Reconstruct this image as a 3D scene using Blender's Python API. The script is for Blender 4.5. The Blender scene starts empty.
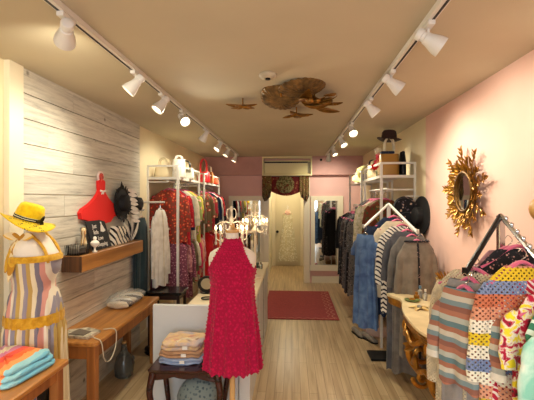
import bpy, math, random
from mathutils import Vector, Matrix
random.seed(7)
PI = math.pi
C = bpy.context.scene.collection
sc = bpy.context.scene
V = Vector
XL, XR, YB, YF, H = -1.70, 1.33, 7.5, -1.6, 2.43

# ------------------------------------------------------------------ materials
def lin(c):
    return tuple((v / 255 / 12.92) if v / 255 <= .04045 else ((v / 255 + .055) / 1.055) ** 2.4 for v in c) + (1,)
MC = {}
def newmat(name):
    m = bpy.data.materials.new(name); m.use_nodes = True
    nt = m.node_tree; b = nt.nodes['Principled BSDF']
    return m, nt, b
def N(nt, t, **k):
    n = nt.nodes.new(t)
    for a, v in k.items():
        if a.startswith('i_'):
            n.inputs[a[2:].replace('_', ' ')].default_value = v
        else: setattr(n, a, v)
    return n
def ramp(nt, cols, const=False, pos=None):
    r = nt.nodes.new('ShaderNodeValToRGB'); e = r.color_ramp.elements
    if const: r.color_ramp.interpolation = 'CONSTANT'
    n = len(cols)
    for i in range(n):
        p = pos[i] if pos else (i / n if const else i / max(1, n - 1))
        if i < 2: el = e[i]; el.position = p
        else: el = e.new(p)
    els = sorted(e, key=lambda q: q.position)
    if pos is None:
        for i in range(n): els[i].position = i / n if const else i / max(1, n - 1)
    for i in range(n): els[i].color = lin(cols[i])
    return r
def plain(name, col, rough=.5, metal=0, bump=0, bscale=60, var=0, emit=0, trans=0, spec=.5, vscale=6, sheen=0):
    if name in MC: return MC[name]
    m, nt, b = newmat(name); L = nt.links
    b.inputs['Base Color'].default_value = lin(col)
    b.inputs['Roughness'].default_value = rough; b.inputs['Metallic'].default_value = metal
    b.inputs['Specular IOR Level'].default_value = spec
    if trans: b.inputs['Transmission Weight'].default_value = trans
    if sheen: b.inputs['Sheen Weight'].default_value = sheen
    if emit:
        b.inputs['Emission Color'].default_value = lin(col); b.inputs['Emission Strength'].default_value = emit
    tc = N(nt, 'ShaderNodeTexCoord')
    if var:
        no = N(nt, 'ShaderNodeTexNoise', i_Scale=vscale, i_Detail=5.0); L.new(tc.outputs['Object'], no.inputs['Vector'])
        r = ramp(nt, [tuple(max(0, c * (1 - var)) for c in col), col, tuple(min(255, c * (1 + var)) for c in col)], pos=[.3, .5, .7])
        L.new(no.outputs['Fac'], r.inputs['Fac']); L.new(r.outputs['Color'], b.inputs['Base Color'])
    if bump:
        no = N(nt, 'ShaderNodeTexNoise', i_Scale=bscale, i_Detail=3.0); L.new(tc.outputs['Object'], no.inputs['Vector'])
        bp = N(nt, 'ShaderNodeBump', i_Strength=bump, i_Distance=.01); L.new(no.outputs['Fac'], bp.inputs['Height'])
        L.new(bp.outputs['Normal'], b.inputs['Normal'])
    MC[name] = m; return m

def fabric(name, pat, cols, scale=1.0, rough=.85, holes=0, axis='Z', bump=.25):
    """woven, printed or crocheted cloth; the pattern sits in the object's own coordinates"""
    if name in MC: return MC[name]
    m, nt, b = newmat(name); L = nt.links
    b.inputs['Roughness'].default_value = rough; b.inputs['Specular IOR Level'].default_value = .2
    b.inputs['Sheen Weight'].default_value = .15
    tc = N(nt, 'ShaderNodeTexCoord'); O = tc.outputs['Object']
    fine = N(nt, 'ShaderNodeTexNoise', i_Scale=140.0, i_Detail=2.0); L.new(O, fine.inputs['Vector'])
    if pat == 'solid':
        no = N(nt, 'ShaderNodeTexNoise', i_Scale=14.0 * scale, i_Detail=4.0); L.new(O, no.inputs['Vector'])
        c = cols[0]; c2 = cols[1] if len(cols) > 1 else tuple(v * .86 for v in c)
        r = ramp(nt, [c2, c], pos=[.35, .6]); L.new(no.outputs['Fac'], r.inputs['Fac']); out = r.outputs['Color']
    elif pat in ('stripe', 'crochet'):
        sp = N(nt, 'ShaderNodeSeparateXYZ'); L.new(O, sp.inputs[0])
        wob = N(nt, 'ShaderNodeTexNoise', i_Scale=9.0); L.new(O, wob.inputs['Vector'])
        a = N(nt, 'ShaderNodeMath', operation='MULTIPLY_ADD'); L.new(wob.outputs['Fac'], a.inputs[0]); a.inputs[1].default_value = .012
        L.new(sp.outputs[axis], a.inputs[2])
        d = N(nt, 'ShaderNodeMath', operation='MULTIPLY'); L.new(a.outputs[0], d.inputs[0]); d.inputs[1].default_value = 1 / scale
        f = N(nt, 'ShaderNodeMath', operation='FRACT'); L.new(d.outputs[0], f.inputs[0])
        r = ramp(nt, cols, const=True); L.new(f.outputs[0], r.inputs['Fac']); out = r.outputs['Color']
    elif pat == 'floral':
        vo = N(nt, 'ShaderNodeTexVoronoi', i_Scale=scale); L.new(O, vo.inputs['Vector'])
        nn = N(nt, 'ShaderNodeTexNoise', i_Scale=scale * 1.6, i_Detail=2.0); L.new(O, nn.inputs['Vector'])
        mx = N(nt, 'ShaderNodeMath', operation='MULTIPLY_ADD'); L.new(nn.outputs['Fac'], mx.inputs[0]); mx.inputs[1].default_value = .7
        L.new(vo.outputs['Distance'], mx.inputs[2])
        n = len(cols); r = ramp(nt, cols, const=True, pos=[0.0] + [.55 + .33 * i / max(1, n - 1) for i in range(n - 1)])
        L.new(mx.outputs[0], r.inputs['Fac']); out = r.outputs['Color']
    elif pat == 'mottle':
        nn = N(nt, 'ShaderNodeTexNoise', i_Scale=scale, i_Detail=5.0, i_Distortion=.6); L.new(O, nn.inputs['Vector'])
        n = len(cols); r = ramp(nt, cols, const=False, pos=[.36 + .3 * i / (n - 1) for i in range(n)])
        L.new(nn.outputs['Fac'], r.inputs['Fac']); out = r.outputs['Color']
    elif pat == 'slash':
        wv = N(nt, 'ShaderNodeTexWave', bands_direction='DIAGONAL', i_Scale=scale, i_Distortion=3.0, i_Detail=1.0); L.new(O, wv.inputs['Vector'])
        r = ramp(nt, cols, const=True, pos=[0, .66] if len(cols) == 2 else None); L.new(wv.outputs['Fac'], r.inputs['Fac']); out = r.outputs['Color']
    L.new(out, b.inputs['Base Color'])
    bp = N(nt, 'ShaderNodeBump', i_Strength=bump, i_Distance=.004); L.new(fine.outputs['Fac'], bp.inputs['Height']); L.new(bp.outputs['Normal'], b.inputs['Normal'])
    if holes:
        sx = N(nt, 'ShaderNodeSeparateXYZ'); L.new(O, sx.inputs[0]); sn = []
        for a_ in 'XZ':
            k_ = N(nt, 'ShaderNodeMath', operation='MULTIPLY'); L.new(sx.outputs[a_], k_.inputs[0]); k_.inputs[1].default_value = holes * 3.3
            w_ = N(nt, 'ShaderNodeMath', operation='SINE'); L.new(k_.outputs[0], w_.inputs[0]); sn.append(w_)
        pr = N(nt, 'ShaderNodeMath', operation='MULTIPLY'); L.new(sn[0].outputs[0], pr.inputs[0]); L.new(sn[1].outputs[0], pr.inputs[1])
        g = N(nt, 'ShaderNodeMath', operation='LESS_THAN'); L.new(pr.outputs[0], g.inputs[0]); g.inputs[1].default_value = .45
        L.new(g.outputs[0], b.inputs['Alpha'])
    MC[name] = m; return m

def wood(name, c1, c2, rough=.35, axis='Y', scale=1.0, bump=.1):
    if name in MC: return MC[name]
    m, nt, b = newmat(name); L = nt.links
    tc = N(nt, 'ShaderNodeTexCoord'); mp = N(nt, 'ShaderNodeMapping')
    s = {'X': (1.2, 22, 22), 'Y': (22, 1.2, 22), 'Z': (22, 22, 1.2)}[axis]
    mp.inputs['Scale'].default_value = tuple(v * scale for v in s)
    L.new(tc.outputs['Object'], mp.inputs['Vector'])
    no = N(nt, 'ShaderNodeTexNoise', i_Scale=1.0, i_Detail=6.0, i_Distortion=.8); L.new(mp.outputs[0], no.inputs['Vector'])
    r = ramp(nt, [c1, c2], pos=[.35, .65]); L.new(no.outputs['Fac'], r.inputs['Fac']); L.new(r.outputs['Color'], b.inputs['Base Color'])
    b.inputs['Roughness'].default_value = rough
    bp = N(nt, 'ShaderNodeBump', i_Strength=bump, i_Distance=.003); L.new(no.outputs['Fac'], bp.inputs['Height']); L.new(bp.outputs['Normal'], b.inputs['Normal'])
    MC[name] = m; return m

WHITE = plain('white_enamel', (226, 222, 212), .35)
CHROME = plain('chrome', (200, 200, 200), .18, 1)
BLACKMETAL = plain('black_metal', (28, 26, 26), .4, .6)
CREAM = plain('cream_wall_paint', (228, 213, 178), .75, bump=.05, bscale=30, var=.03, vscale=2)
CREAMTRIM = plain('cream_trim_paint', (232, 220, 192), .4)
PINKWALL = plain('pink_wall_paint', (232, 190, 176), .8, bump=.05, bscale=30, var=.035, vscale=1.5)
ROSEWALL = plain('rose_wall_paint', (224, 180, 172), .8, var=.03, vscale=2)
SHADEDROSE = plain('shaded_rose_beam_paint', (190, 146, 138), .8, var=.03)  # rose darkened for the beam: shade above the spot beams put into the colour
PINKHANGER = plain('pink_hanger_velvet', (205, 92, 128), .8, sheen=.3)
WOODHANGER = plain('pale_hanger_wood', (214, 190, 160), .5)
WHITEPLASTIC = plain('white_plastic', (232, 228, 220), .4)

def floor_mat():
    m, nt, b = newmat('oak_floor_boards'); L = nt.links
    tc = N(nt, 'ShaderNodeTexCoord'); mp = N(nt, 'ShaderNodeMapping'); mp.inputs['Rotation'].default_value = (0, 0, PI / 2)
    L.new(tc.outputs['Object'], mp.inputs['Vector'])
    br = N(nt, 'ShaderNodeTexBrick'); br.offset = .37
    for k, v in {'Scale': 1.0, 'Mortar Size': .0022, 'Brick Width': .95, 'Row Height': .072, 'Bias': 0.0}.items(): br.inputs[k].default_value = v
    br.inputs['Color1'].default_value = lin((206, 182, 144)); br.inputs['Color2'].default_value = lin((192, 166, 128)); br.inputs['Mortar'].default_value = lin((150, 124, 92))
    L.new(mp.outputs[0], br.inputs['Vector'])
    m2 = N(nt, 'ShaderNodeMapping'); m2.inputs['Scale'].default_value = (26, 1.3, 1); L.new(tc.outputs['Object'], m2.inputs['Vector'])
    no = N(nt, 'ShaderNodeTexNoise', i_Scale=1.0, i_Detail=6.0, i_Distortion=.5); L.new(m2.outputs[0], no.inputs['Vector'])
    r = ramp(nt, [(190, 174, 156), (250, 248, 244)], pos=[.3, .62]); L.new(no.outputs['Fac'], r.inputs['Fac'])
    mx = N(nt, 'ShaderNodeMix', data_type='RGBA', blend_type='MULTIPLY'); mx.inputs[0].default_value = .75
    L.new(br.outputs['Color'], mx.inputs[6]); L.new(r.outputs['Color'], mx.inputs[7]); L.new(mx.outputs[2], b.inputs['Base Color'])
    b.inputs['Roughness'].default_value = .3
    bp = N(nt, 'ShaderNodeBump', i_Strength=.12, i_Distance=.002); L.new(no.outputs['Fac'], bp.inputs['Height']); L.new(bp.outputs['Normal'], b.inputs['Normal'])
    return m
def shiplap_mat():
    m, nt, b = newmat('whitewashed_boards'); L = nt.links
    tc = N(nt, 'ShaderNodeTexCoord'); mp = N(nt, 'ShaderNodeMapping'); mp.inputs['Scale'].default_value = (6, 2.2, 34)
    L.new(tc.outputs['Object'], mp.inputs['Vector'])
    ge = N(nt, 'ShaderNodeNewGeometry')
    ad = N(nt, 'ShaderNodeVectorMath', operation='ADD'); L.new(mp.outputs[0], ad.inputs[0])
    sm = N(nt, 'ShaderNodeMath', operation='MULTIPLY'); L.new(ge.outputs['Random Per Island'], sm.inputs[0]); sm.inputs[1].default_value = 37.0
    L.new(sm.outputs[0], ad.inputs[1])
    no = N(nt, 'ShaderNodeTexNoise', i_Scale=1.0, i_Detail=9.0, i_Roughness=.72, i_Distortion=.25); L.new(ad.outputs[0], no.inputs['Vector'])
    r = ramp(nt, [(132, 128, 122), (190, 184, 172), (214, 208, 194), (228, 224, 210)], pos=[.28, .40, .52, .68]); L.new(no.outputs['Fac'], r.inputs['Fac'])
    hv = N(nt, 'ShaderNodeMapRange', i_From_Min=0.0, i_From_Max=1.0, i_To_Min=.80, i_To_Max=1.02); L.new(ge.outputs['Random Per Island'], hv.inputs[0])
    mx = N(nt, 'ShaderNodeVectorMath', operation='SCALE'); L.new(r.outputs['Color'], mx.inputs[0]); L.new(hv.outputs[0], mx.inputs['Scale'])
    kn = N(nt, 'ShaderNodeTexVoronoi', i_Scale=3.2); L.new(tc.outputs['Object'], kn.inputs['Vector'])
    kr = ramp(nt, [(80, 66, 52), (255, 255, 255)], pos=[.03, .075]); L.new(kn.outputs['Distance'], kr.inputs['Fac'])
    m3 = N(nt, 'ShaderNodeMix', data_type='RGBA', blend_type='MULTIPLY'); m3.inputs[0].default_value = .8
    L.new(mx.outputs[0], m3.inputs[6]); L.new(kr.outputs['Color'], m3.inputs[7]); L.new(m3.outputs[2], b.inputs['Base Color'])
    b.inputs['Roughness'].default_value = .7
    bp = N(nt, 'ShaderNodeBump', i_Strength=.25, i_Distance=.004); L.new(no.outputs['Fac'], bp.inputs['Height']); L.new(bp.outputs['Normal'], b.inputs['Normal'])
    return m

# ------------------------------------------------------------------ mesh builder
ABS = {}
class MB:
    def __init__(s): s.v = []; s.f = []
    def add(s, vs, fs):
        n = len(s.v); s.v += [tuple(p) for p in vs]; s.f += [tuple(i + n for i in f) for f in fs]; return s
    def box(s, a, b, bev=0):
        (x0, y0, z0), (x1, y1, z1) = a, b
        if x0 > x1: x0, x1 = x1, x0
        if y0 > y1: y0, y1 = y1, y0
        if z0 > z1: z0, z1 = z1, z0
        if bev:
            e = min(bev, (x1 - x0) / 2.1, (y1 - y0) / 2.1, (z1 - z0) / 2.1)
            rings = []
            for z, k in ((z0, e), (z0 + e, 0), (z1 - e, 0), (z1, e)):
                o = k
                rings.append([V((x0 + e + (o if o else 0) * 0, y0 + o, z)), V((x1 - e, y0 + o, z)), V((x1 - o, y0 + e, z)), V((x1 - o, y1 - e, z)),
                              V((x1 - e, y1 - o, z)), V((x0 + e, y1 - o, z)), V((x0 + o, y1 - e, z)), V((x0 + o, y0 + e, z))])
            return s.loft(rings, True, True)
        vs = [(x, y, z) for z in (z0, z1) for y in (y0, y1) for x in (x0, x1)]
        return s.add(vs, [(0, 2, 3, 1), (4, 5, 7, 6), (0, 1, 5, 4), (2, 6, 7, 3), (0, 4, 6, 2), (1, 3, 7, 5)])
    def loft(s, rings, cap0=True, cap1=True, closed=True):
        n = len(rings[0]); vs = [p for r in rings for p in r]; fs = []
        for i in range(len(rings) - 1):
            for j in range(n if closed else n - 1):
                k = (j + 1) % n; fs.append((i * n + j, i * n + k, (i + 1) * n + k, (i + 1) * n + j))
        if cap0: fs.append(tuple(range(n - 1, -1, -1)))
        if cap1: fs.append(tuple((len(rings) - 1) * n + j for j in range(n)))
        return s.add(vs, fs)
    def tube(s, path, rad, n=10, cap=True, flat=1.0, closed=False):
        path = [V(p) for p in path]; m = len(path)
        if not isinstance(rad, (list, tuple)): rad = [rad] * m
        rings = []; up = None
        for i, p in enumerate(path):
            if closed: t = path[(i + 1) % m] - path[i - 1]
            else: t = path[min(i + 1, m - 1)] - path[max(i - 1, 0)]
            t = t.normalized() if t.length > 1e-9 else V((0, 0, 1))
            if up is None:
                a = V((0, 0, 1)) if abs(t.z) < .9 else V((0, 1, 0))
                up = t.cross(a).normalized()
            u = (up - t * up.dot(t)).normalized(); w = t.cross(u); up = u
            rings.append([p + u * math.cos(2 * PI * k / n) * rad[i] + w * math.sin(2 * PI * k / n) * rad[i] * flat for k in range(n)])
        if closed: rings.append(rings[0]); return s.loft(rings, False, False)
        return s.loft(rings, cap, cap)
    def lathe(s, prof, o=(0, 0, 0), ax=(0, 0, 1), n=20, caps=True):
        o = V(o); ax = V(ax).normalized(); a = V((0, 0, 1)) if abs(ax.z) < .9 else V((1, 0, 0))
        u = ax.cross(a).normalized(); w = ax.cross(u)
        return s.loft([[o + ax * z + (u * math.cos(2 * PI * k / n) + w * math.sin(2 * PI * k / n)) * r for k in range(n)] for r, z in prof], caps, caps)
    def sphere(s, c, r, n=12, sq=(1, 1, 1)):
        c = V(c); rings = []
        for i in range(1, n // 2 + 2):
            a = PI * (i - .5) / (n // 2 + 1)
            rings.append([c + V((r * math.sin(a) * math.cos(2 * PI * k / n) * sq[0], r * math.sin(a) * math.sin(2 * PI * k / n) * sq[1], -r * math.cos(a) * sq[2])) for k in range(n)])
        return s.loft(rings)
    def prism(s, pts, vec):
        """outline extruded along vec"""
        vec = V(vec); return s.loft([[V(p) for p in pts], [V(p) + vec for p in pts]])
    def build(s, name, mat, parent=None, smooth=True, origin=None):
        if parent is not None: o = ABS[parent.name]
        elif origin is not None: o = V(origin)
        else:
            xs, ys, zs = zip(*s.v); o = V(((min(xs) + max(xs)) / 2, (min(ys) + max(ys)) / 2, min(zs)))
        me = bpy.data.meshes.new(name)
        me.from_pydata([tuple(V(p) - o) for p in s.v], [], s.f)
        me.materials.append(mat)
        ob = bpy.data.objects.new(name, me); C.objects.link(ob)
        if parent is not None: ob.parent = parent
        else: ob.location = o
        ABS[ob.name] = o
        if smooth:
            me.polygons.foreach_set('use_smooth', [True] * len(me.polygons))
            try: me.set_sharp_from_angle(angle=math.radians(smooth if smooth is not True else 42))
            except Exception: pass
        me.update()
        return ob
def tag(o, label, cat, group=None, kind=None):
    if label: o['label'] = label
    if cat: o['category'] = cat
    if group: o['group'] = group
    if kind: o['kind'] = kind
    return o
def struct(o): o['kind'] = 'structure'; return o
def thing(name, label, cat, loc, group=None):
    o = bpy.data.objects.new(name, None); C.objects.link(o); o.location = loc; o.empty_display_size = .05
    ABS[o.name] = V(loc); return tag(o, label, cat, group)
def lab(o, l): o['label'] = l; return o
def curve_pts(pts, n=8):
    P = [V(p) for p in pts]; P = [P[0] * 2 - P[1]] + P + [P[-1] * 2 - P[-2]]; out = []
    for i in range(1, len(P) - 2):
        for k in range(n):
            t = k / n; a, b, c, d = P[i - 1:i + 3]
            out.append(.5 * ((2 * b) + (c - a) * t + (2 * a - 5 * b + 4 * c - d) * t * t + (3 * b - a - 3 * c + d) * t ** 3))
    out.append(P[-2]); return out

# ------------------------------------------------------------------ the room
FM = floor_mat()
struct(MB().box((XL - .1, YF - .1, -.05), (XR + .1, 9.6, 0)).build('floor', FM, smooth=False, origin=(0, 0, 0)))
CEIL = plain('ceiling_paint', (192, 180, 154), .85, bump=.12, bscale=3.5, var=.03, vscale=1.2)
struct(MB().box((XL - .1, YF - .1, H), (XR + .1, YB + .1, H + .06)).build('ceiling', CEIL, smooth=False, origin=(0, 0, H)))
struct(MB().box((XL - .1, YF - .1, 0), (XL, YB + .1, H)).build('wall_left', CREAM, smooth=False, origin=(0, 0, 0)))
struct(MB().box((XR, YF - .1, 0), (XR + .1, 3.93, H)).build('wall_right', PINKWALL, smooth=False, origin=(0, 0, 0)))
struct(MB().box((XR, 3.93, 0), (XR + .1, YB + .1, H)).build('wall_right_rear', CREAM, smooth=False, origin=(0, 0, 0)))
# whitewashed boards: each board a box in one cladding mesh
b = MB(); z = H; row = 0; rnd = random.Random(3)
while z > 0:
    z0 = max(0, z - .159); y = 2.29
    joints = sorted([2.29 + rnd.uniform(.25, 1.6)]) + [4.16]
    for j in joints:
        b.box((XL, y + .0012, z0 + .0055), (XL + .018 + rnd.uniform(0, .003), j - .0012, z)); y = j
    z = z0; row += 1
struct(b.build('wall_left_boards', shiplap_mat(), smooth=False, origin=(0, 0, 0)))
struct(MB().box((XL, 2.17, 0), (XL + .035, 2.29, H)).build('trim_1', CREAMTRIM, smooth=False))
struct(MB().box((XL, 1.0, 0), (XL + .015, 2.17, .11)).box((XL, 4.16, 0), (XL + .015, YB, .11)).build('baseboard_left', CREAMTRIM, smooth=False))
struct(MB().box((XR - .015, YF, 0), (XR, YB, .11)).build('baseboard_right', CREAMTRIM, smooth=False))
# back wall with door opening (x -.49 .. .28)
struct(MB().box((XL, YB, 0), (-.49, YB + .1, H)).box((.28, YB, 0), (XR, YB + .1, H)).box((-.49, YB, 2.06), (.28, YB + .1, H)).build('wall_back', ROSEWALL, smooth=False, origin=(0, YB, 0)))
struct(MB().box((XL, 7.35, 2.08), (-.572, YB, H)).box((.38, 7.35, 2.08), (XR, YB, H)).build('trim_2', SHADEDROSE, smooth=False))
struct(MB().box((XL, YB - .02, 0), (-.58, YB, .13)).box((.38, YB - .02, 0), (XR, YB, .13)).build('baseboard_back', CREAMTRIM, smooth=False))
VEST = plain('vestibule_cream_paint', (220, 212, 190), .75)
# vestibule behind
struct(MB().box((-.59, YB + .1, 0), (-.49, 9.5, 2.3)).box((.28, YB + .1, 0), (.38, 9.5, 2.3)).build('wall_vestibule_sides', VEST, smooth=False))
struct(MB().box((-.59, 9.45, 0), (.38, 9.55, 2.3)).build('wall_vestibule_back', VEST, smooth=False))
struct(MB().box((-.59, YB + .1, 2.3), (.38, 9.55, 2.36)).build('ceiling_vestibule', VEST, smooth=False))
# casings
struct(MB().box((-.57, YB - .035, 0), (-.445, YB, 2.06), .006).box((-.54, YB - .045, 0), (-.525, YB - .03, 2.06)).build('trim_3', CREAMTRIM, smooth=False))
struct(MB().box((.225, YB - .035, 0), (.345, YB, 2.06), .006).box((.30, YB - .045, 0), (.315, YB - .03, 2.06)).build('trim_4', CREAMTRIM, smooth=False))
# door at the end
DOORP = plain('cream_door_paint', (212, 200, 168), .5)
d = struct(MB().box((-.40, 9.40, 0), (.20, 9.445, 2.03), .004).build('door_1', DOORP, smooth=False))
q = MB()
for x0, x1 in ((-.34, -.13), (-.07, .14)):
    for z0, z1 in ((.2, .85), (1.0, 1.9)):
        q.box((x0, 9.392, z0), (x1, 9.40, z0 + .02)).box((x0, 9.392, z1 - .02), (x1, 9.40, z1)).box((x0, 9.392, z0), (x0 + .02, 9.40, z1)).box((x1 - .02, 9.392, z0), (x1, 9.40, z1))
q.build('panel_moulding', DOORP, d, smooth=False)
MB().lathe([(.012, 0), (.012, .03), (.03, .035), (.034, .05), (.026, .065), (0.005, .07)], (-.355, 9.40, .83), (0, -1, 0)).build('door_knob', BLACKMETAL, d)
struct(MB().box((-.49, 9.39, 0), (-.405, 9.45, 2.1)).box((.205, 9.39, 0), (.28, 9.45, 2.1)).box((-.49, 9.39, 2.035), (.28, 9.45, 2.1)).build('trim_5', CREAMTRIM, smooth=False))
# mirrors set in the back wall
MIRR = plain('mirror_silver', (225, 230, 228), .02, 1)
for i, (x0, x1, nm) in enumerate(((-1.235, -.572, 'tall white framed wall mirror left of the doorway'), (.36, .98, 'tall white framed wall mirror right of the doorway'))):
    w = thing('wall_mirror', nm, 'mirror', ((x0 + x1) / 2, YB - .03, .24))
    a0 = x0 + .08; a1 = x1 - (.05 if i == 0 else .11)
    MB().box((x0, YB - .04, .346), (a0, YB - .001, 1.68)).box((a1, YB - .04, .346), (x1, YB - .001, 1.68)).box((a0, YB - .04, 1.585), (a1, YB - .001, 1.68)).box((x0 - .015, YB - .06, .24), (x1 + .015, YB - .001, .345)).build('frame', CREAMTRIM, w, smooth=False)
    MB().box((a0, YB - .022, .345), (a1, YB - .015, 1.585)).build('mirror_glass', MIRR, w, smooth=False)
# front of the shop behind the camera: glazed front
b = MB().box((XL, YF - .1, 0), (XR, YF, .45)).box((XL, YF - .1, 2.25), (XR, YF, H)).box((XL, YF - .1, .45), (-1.5, YF, 2.25)).box((1.15, YF - .1, .45), (XR, YF, 2.25))
struct(b.build('wall_front', CREAM, smooth=False))
w = struct(MB().box((-1.5, YF - .08, .45), (-1.44, YF - .02, 2.25)).box((1.09, YF - .08, .45), (1.15, YF - .02, 2.25)).box((-.2, YF - .08, .45), (-.14, YF - .02, 2.25)).box((-1.44, YF - .08, .45), (1.09, YF - .02, .51)).box((-1.44, YF - .08, 2.19), (1.09, YF - .02, 2.25)).build('window_1', CREAMTRIM, smooth=False))
g = MB().box((-1.44, YF - .055, .51), (1.09, YF - .049, 2.19)).build('window_pane', plain('window_glass', (240, 245, 245), .0), w, smooth=False)
g.data.materials[0].node_tree.nodes['Principled BSDF'].inputs['Alpha'].default_value = .06

# air curtain / vent over the doorway
v = thing('wall_air_conditioner', 'cream wall air conditioning unit above the floral valance', 'air conditioner', (-.095, 7.35, 2.07))
ACM = plain('aged_cream_plastic', (232, 220, 164), .45)
MB().box((-.57, 7.33, 2.065), (.38, YB - .001, 2.09)).box((-.57, 7.33, 2.40), (.38, YB - .001, 2.428)).box((-.57, 7.33, 2.09), (-.545, YB - .001, 2.40)).box((.355, 7.33, 2.09), (.38, YB - .001, 2.40)).build('casing', ACM, v, smooth=False)
MB().box((-.545, 7.40, 2.09), (.355, YB - .001, 2.36), .02).build('body', ACM, v)
MB().box((-.53, 7.392, 2.31), (.30, 7.401, 2.335)).build('air_slot', BLACKMETAL, v, smooth=False)
q = MB()
for k in range(4): q.box((-.53, 7.385, 2.12 + k * .04), (.28, 7.402, 2.13 + k * .04))
q.build('louvre', ACM, v, smooth=False)
MB().box((.30, 7.39, 2.11), (.345, 7.401, 2.33)).build('control_panel', plain('grey_brown_plastic', (140, 128, 96), .5), v, smooth=False)
tag(MB().lathe([(.022, 0), (.026, .01), (.02, .03), (.006, .036)], (.55, 7.35, 2.36), (0, -1, 0)).build('ceiling_sensor', BLACKMETAL), 'small round black sensor on the pink beam right of the air unit', 'sensor')

# valance of floral tapestry
TAP = fabric('tapestry_cloth', 'floral', [(190, 160, 110), (110, 92, 52), (120, 48, 40), (80, 58, 34), (122, 104, 60)], 22)
TAPM = fabric('tapestry_medallion_cloth', 'mottle', [(110, 50, 36), (74, 80, 46), (150, 140, 92), (110, 70, 44)], 26)
v = thing('window_valance', 'red and green floral tapestry valance hung over the doorway', 'valance', (-.125, 7.45, 1.75))
def drape(x0, x1, ztop, zb, y, amp, k, n=60, m=10, th=.006):
    rings = []
    for j in range(m + 1):
        fr = []
        for i in range(n + 1):
            u = i / n; zz = ztop + (zb(u) - ztop) * j / m
            fr.append(V((x0 + (x1 - x0) * u, y + amp * (0.35 + .65 * j / m) * math.sin(k * u * 2 * PI), zz)))
        rings.append(fr + [p + V((0, th, 0)) for p in reversed(fr)])
    return rings
b = MB(); b.loft(drape(-.47, .24, 2.06, lambda u: 1.80 - .12 * math.sin(PI * u), 7.41, .012, 4)); b.build('swag', fabric('red_tapestry_cloth', 'floral', [(150, 110, 70), (120, 70, 44), (126, 44, 38), (100, 34, 32)], 18), v)
for sx in (-1, 1):
    b = MB(); xo = -.125
    f = lambda u: 1.60 + .2 * abs(u - .35) + (.05 * math.sin(u * 20))
    b.loft(drape(xo + sx * .45, xo + sx * .27, 2.065, f, 7.385, .018, 3)); b.build('jabot', TAP, v)
b = MB(); b.lathe([(.17, 0), (.175, .01), (.16, .018), (.0, .02)], (-.13, 7.396, 1.90), (0, -1, 0), 32); b.build('medallion', TAPM, v)
b = MB(); b.box((-.58, 7.40, 2.045), (.33, 7.44, 2.062)); b.build('pelmet_board', plain('dark_wood_board', (80, 50, 30), .5), v, smooth=False)

# ------------------------------------------------------------------ garments
def hanger(loc, rot, label, mat=PINKHANGER, half=.19, group=None, hook=.075):
    t = thing('clothes_hanger', label, 'hanger', loc, group); t.rotation_euler[2] = rot
    o = V(loc)
    p = [V((-half, 0, -.092)), V((-half * .7, 0, -.062)), V((-half * .3, 0, -.012)), V((0, 0, .010)), V((half * .3, 0, -.012)), V((half * .7, 0, -.062)), V((half, 0, -.092))]
    MB().tube([o + q for q in curve_pts(p, 3)], .015, 8, flat=.6).build('hanger_bar', mat, t)
    MB().tube([o + V(q) for q in curve_pts([(0, 0, 0), (0, 0, hook - .03), (.016, 0, hook - .02), (.02, 0, hook), (0, 0, hook + .018), (-.016, 0, hook + .004)], 4)], .0025, 6).build('hook', CHROME, t)
    return t
def body_rings(W, L, D, hem, folds, amp, seed, neck=.075, sl=.105, waist=None, n=64, rows=16):
    rnd = random.Random(seed); ph = [rnd.uniform(0, 6.3) for _ in range(4)]
    zs = [0, .012, .035, .07, sl, .14, .18] + [.18 + (L - .18) * (i / rows) for i in range(1, rows + 1)]
    R = []
    for z in zs:
        t = z / L; h = W / 2
        if z <= sl: hw = neck + (h - neck) * (z / sl) ** .85
        elif z <= .18: hw = h * (1 - .06 * (z - sl) / (.18 - sl))
        else:
            u = (z - .18) / (L - .18); hw = h * (.94 + (hem - .94) * u ** 1.1)
            if waist: hw -= h * waist * math.exp(-((z - .38) / .1) ** 2)
        hd = .014 + (D / 2 - .014) * min(1, z / .22) ** .6
        a = amp * min(1, max(0, z - .06) / .35)
        r = []
        for k in range(n):
            th = 2 * PI * k / n; c, s = math.cos(th), math.sin(th)
            rip = math.sin(folds * th + ph[0] + 1.1 * math.sin(2.2 * z + ph[2])) + .45 * math.sin((folds * 2 + 1) * th + ph[1] + 3 * z)
            x = hw * (abs(c) ** .85) * (1 if c > 0 else -1) * (1 + a * .25 * rip / max(hw, .05)) ; y = hd * s + a * rip * (.35 + .65 * abs(s)) * (1 if s >= 0 else -1)
            zz = -z + .012 * (z / L) * math.sin(5 * th + ph[3])
            r.append((x, y, zz))
        R.append(r)
    return R
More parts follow.
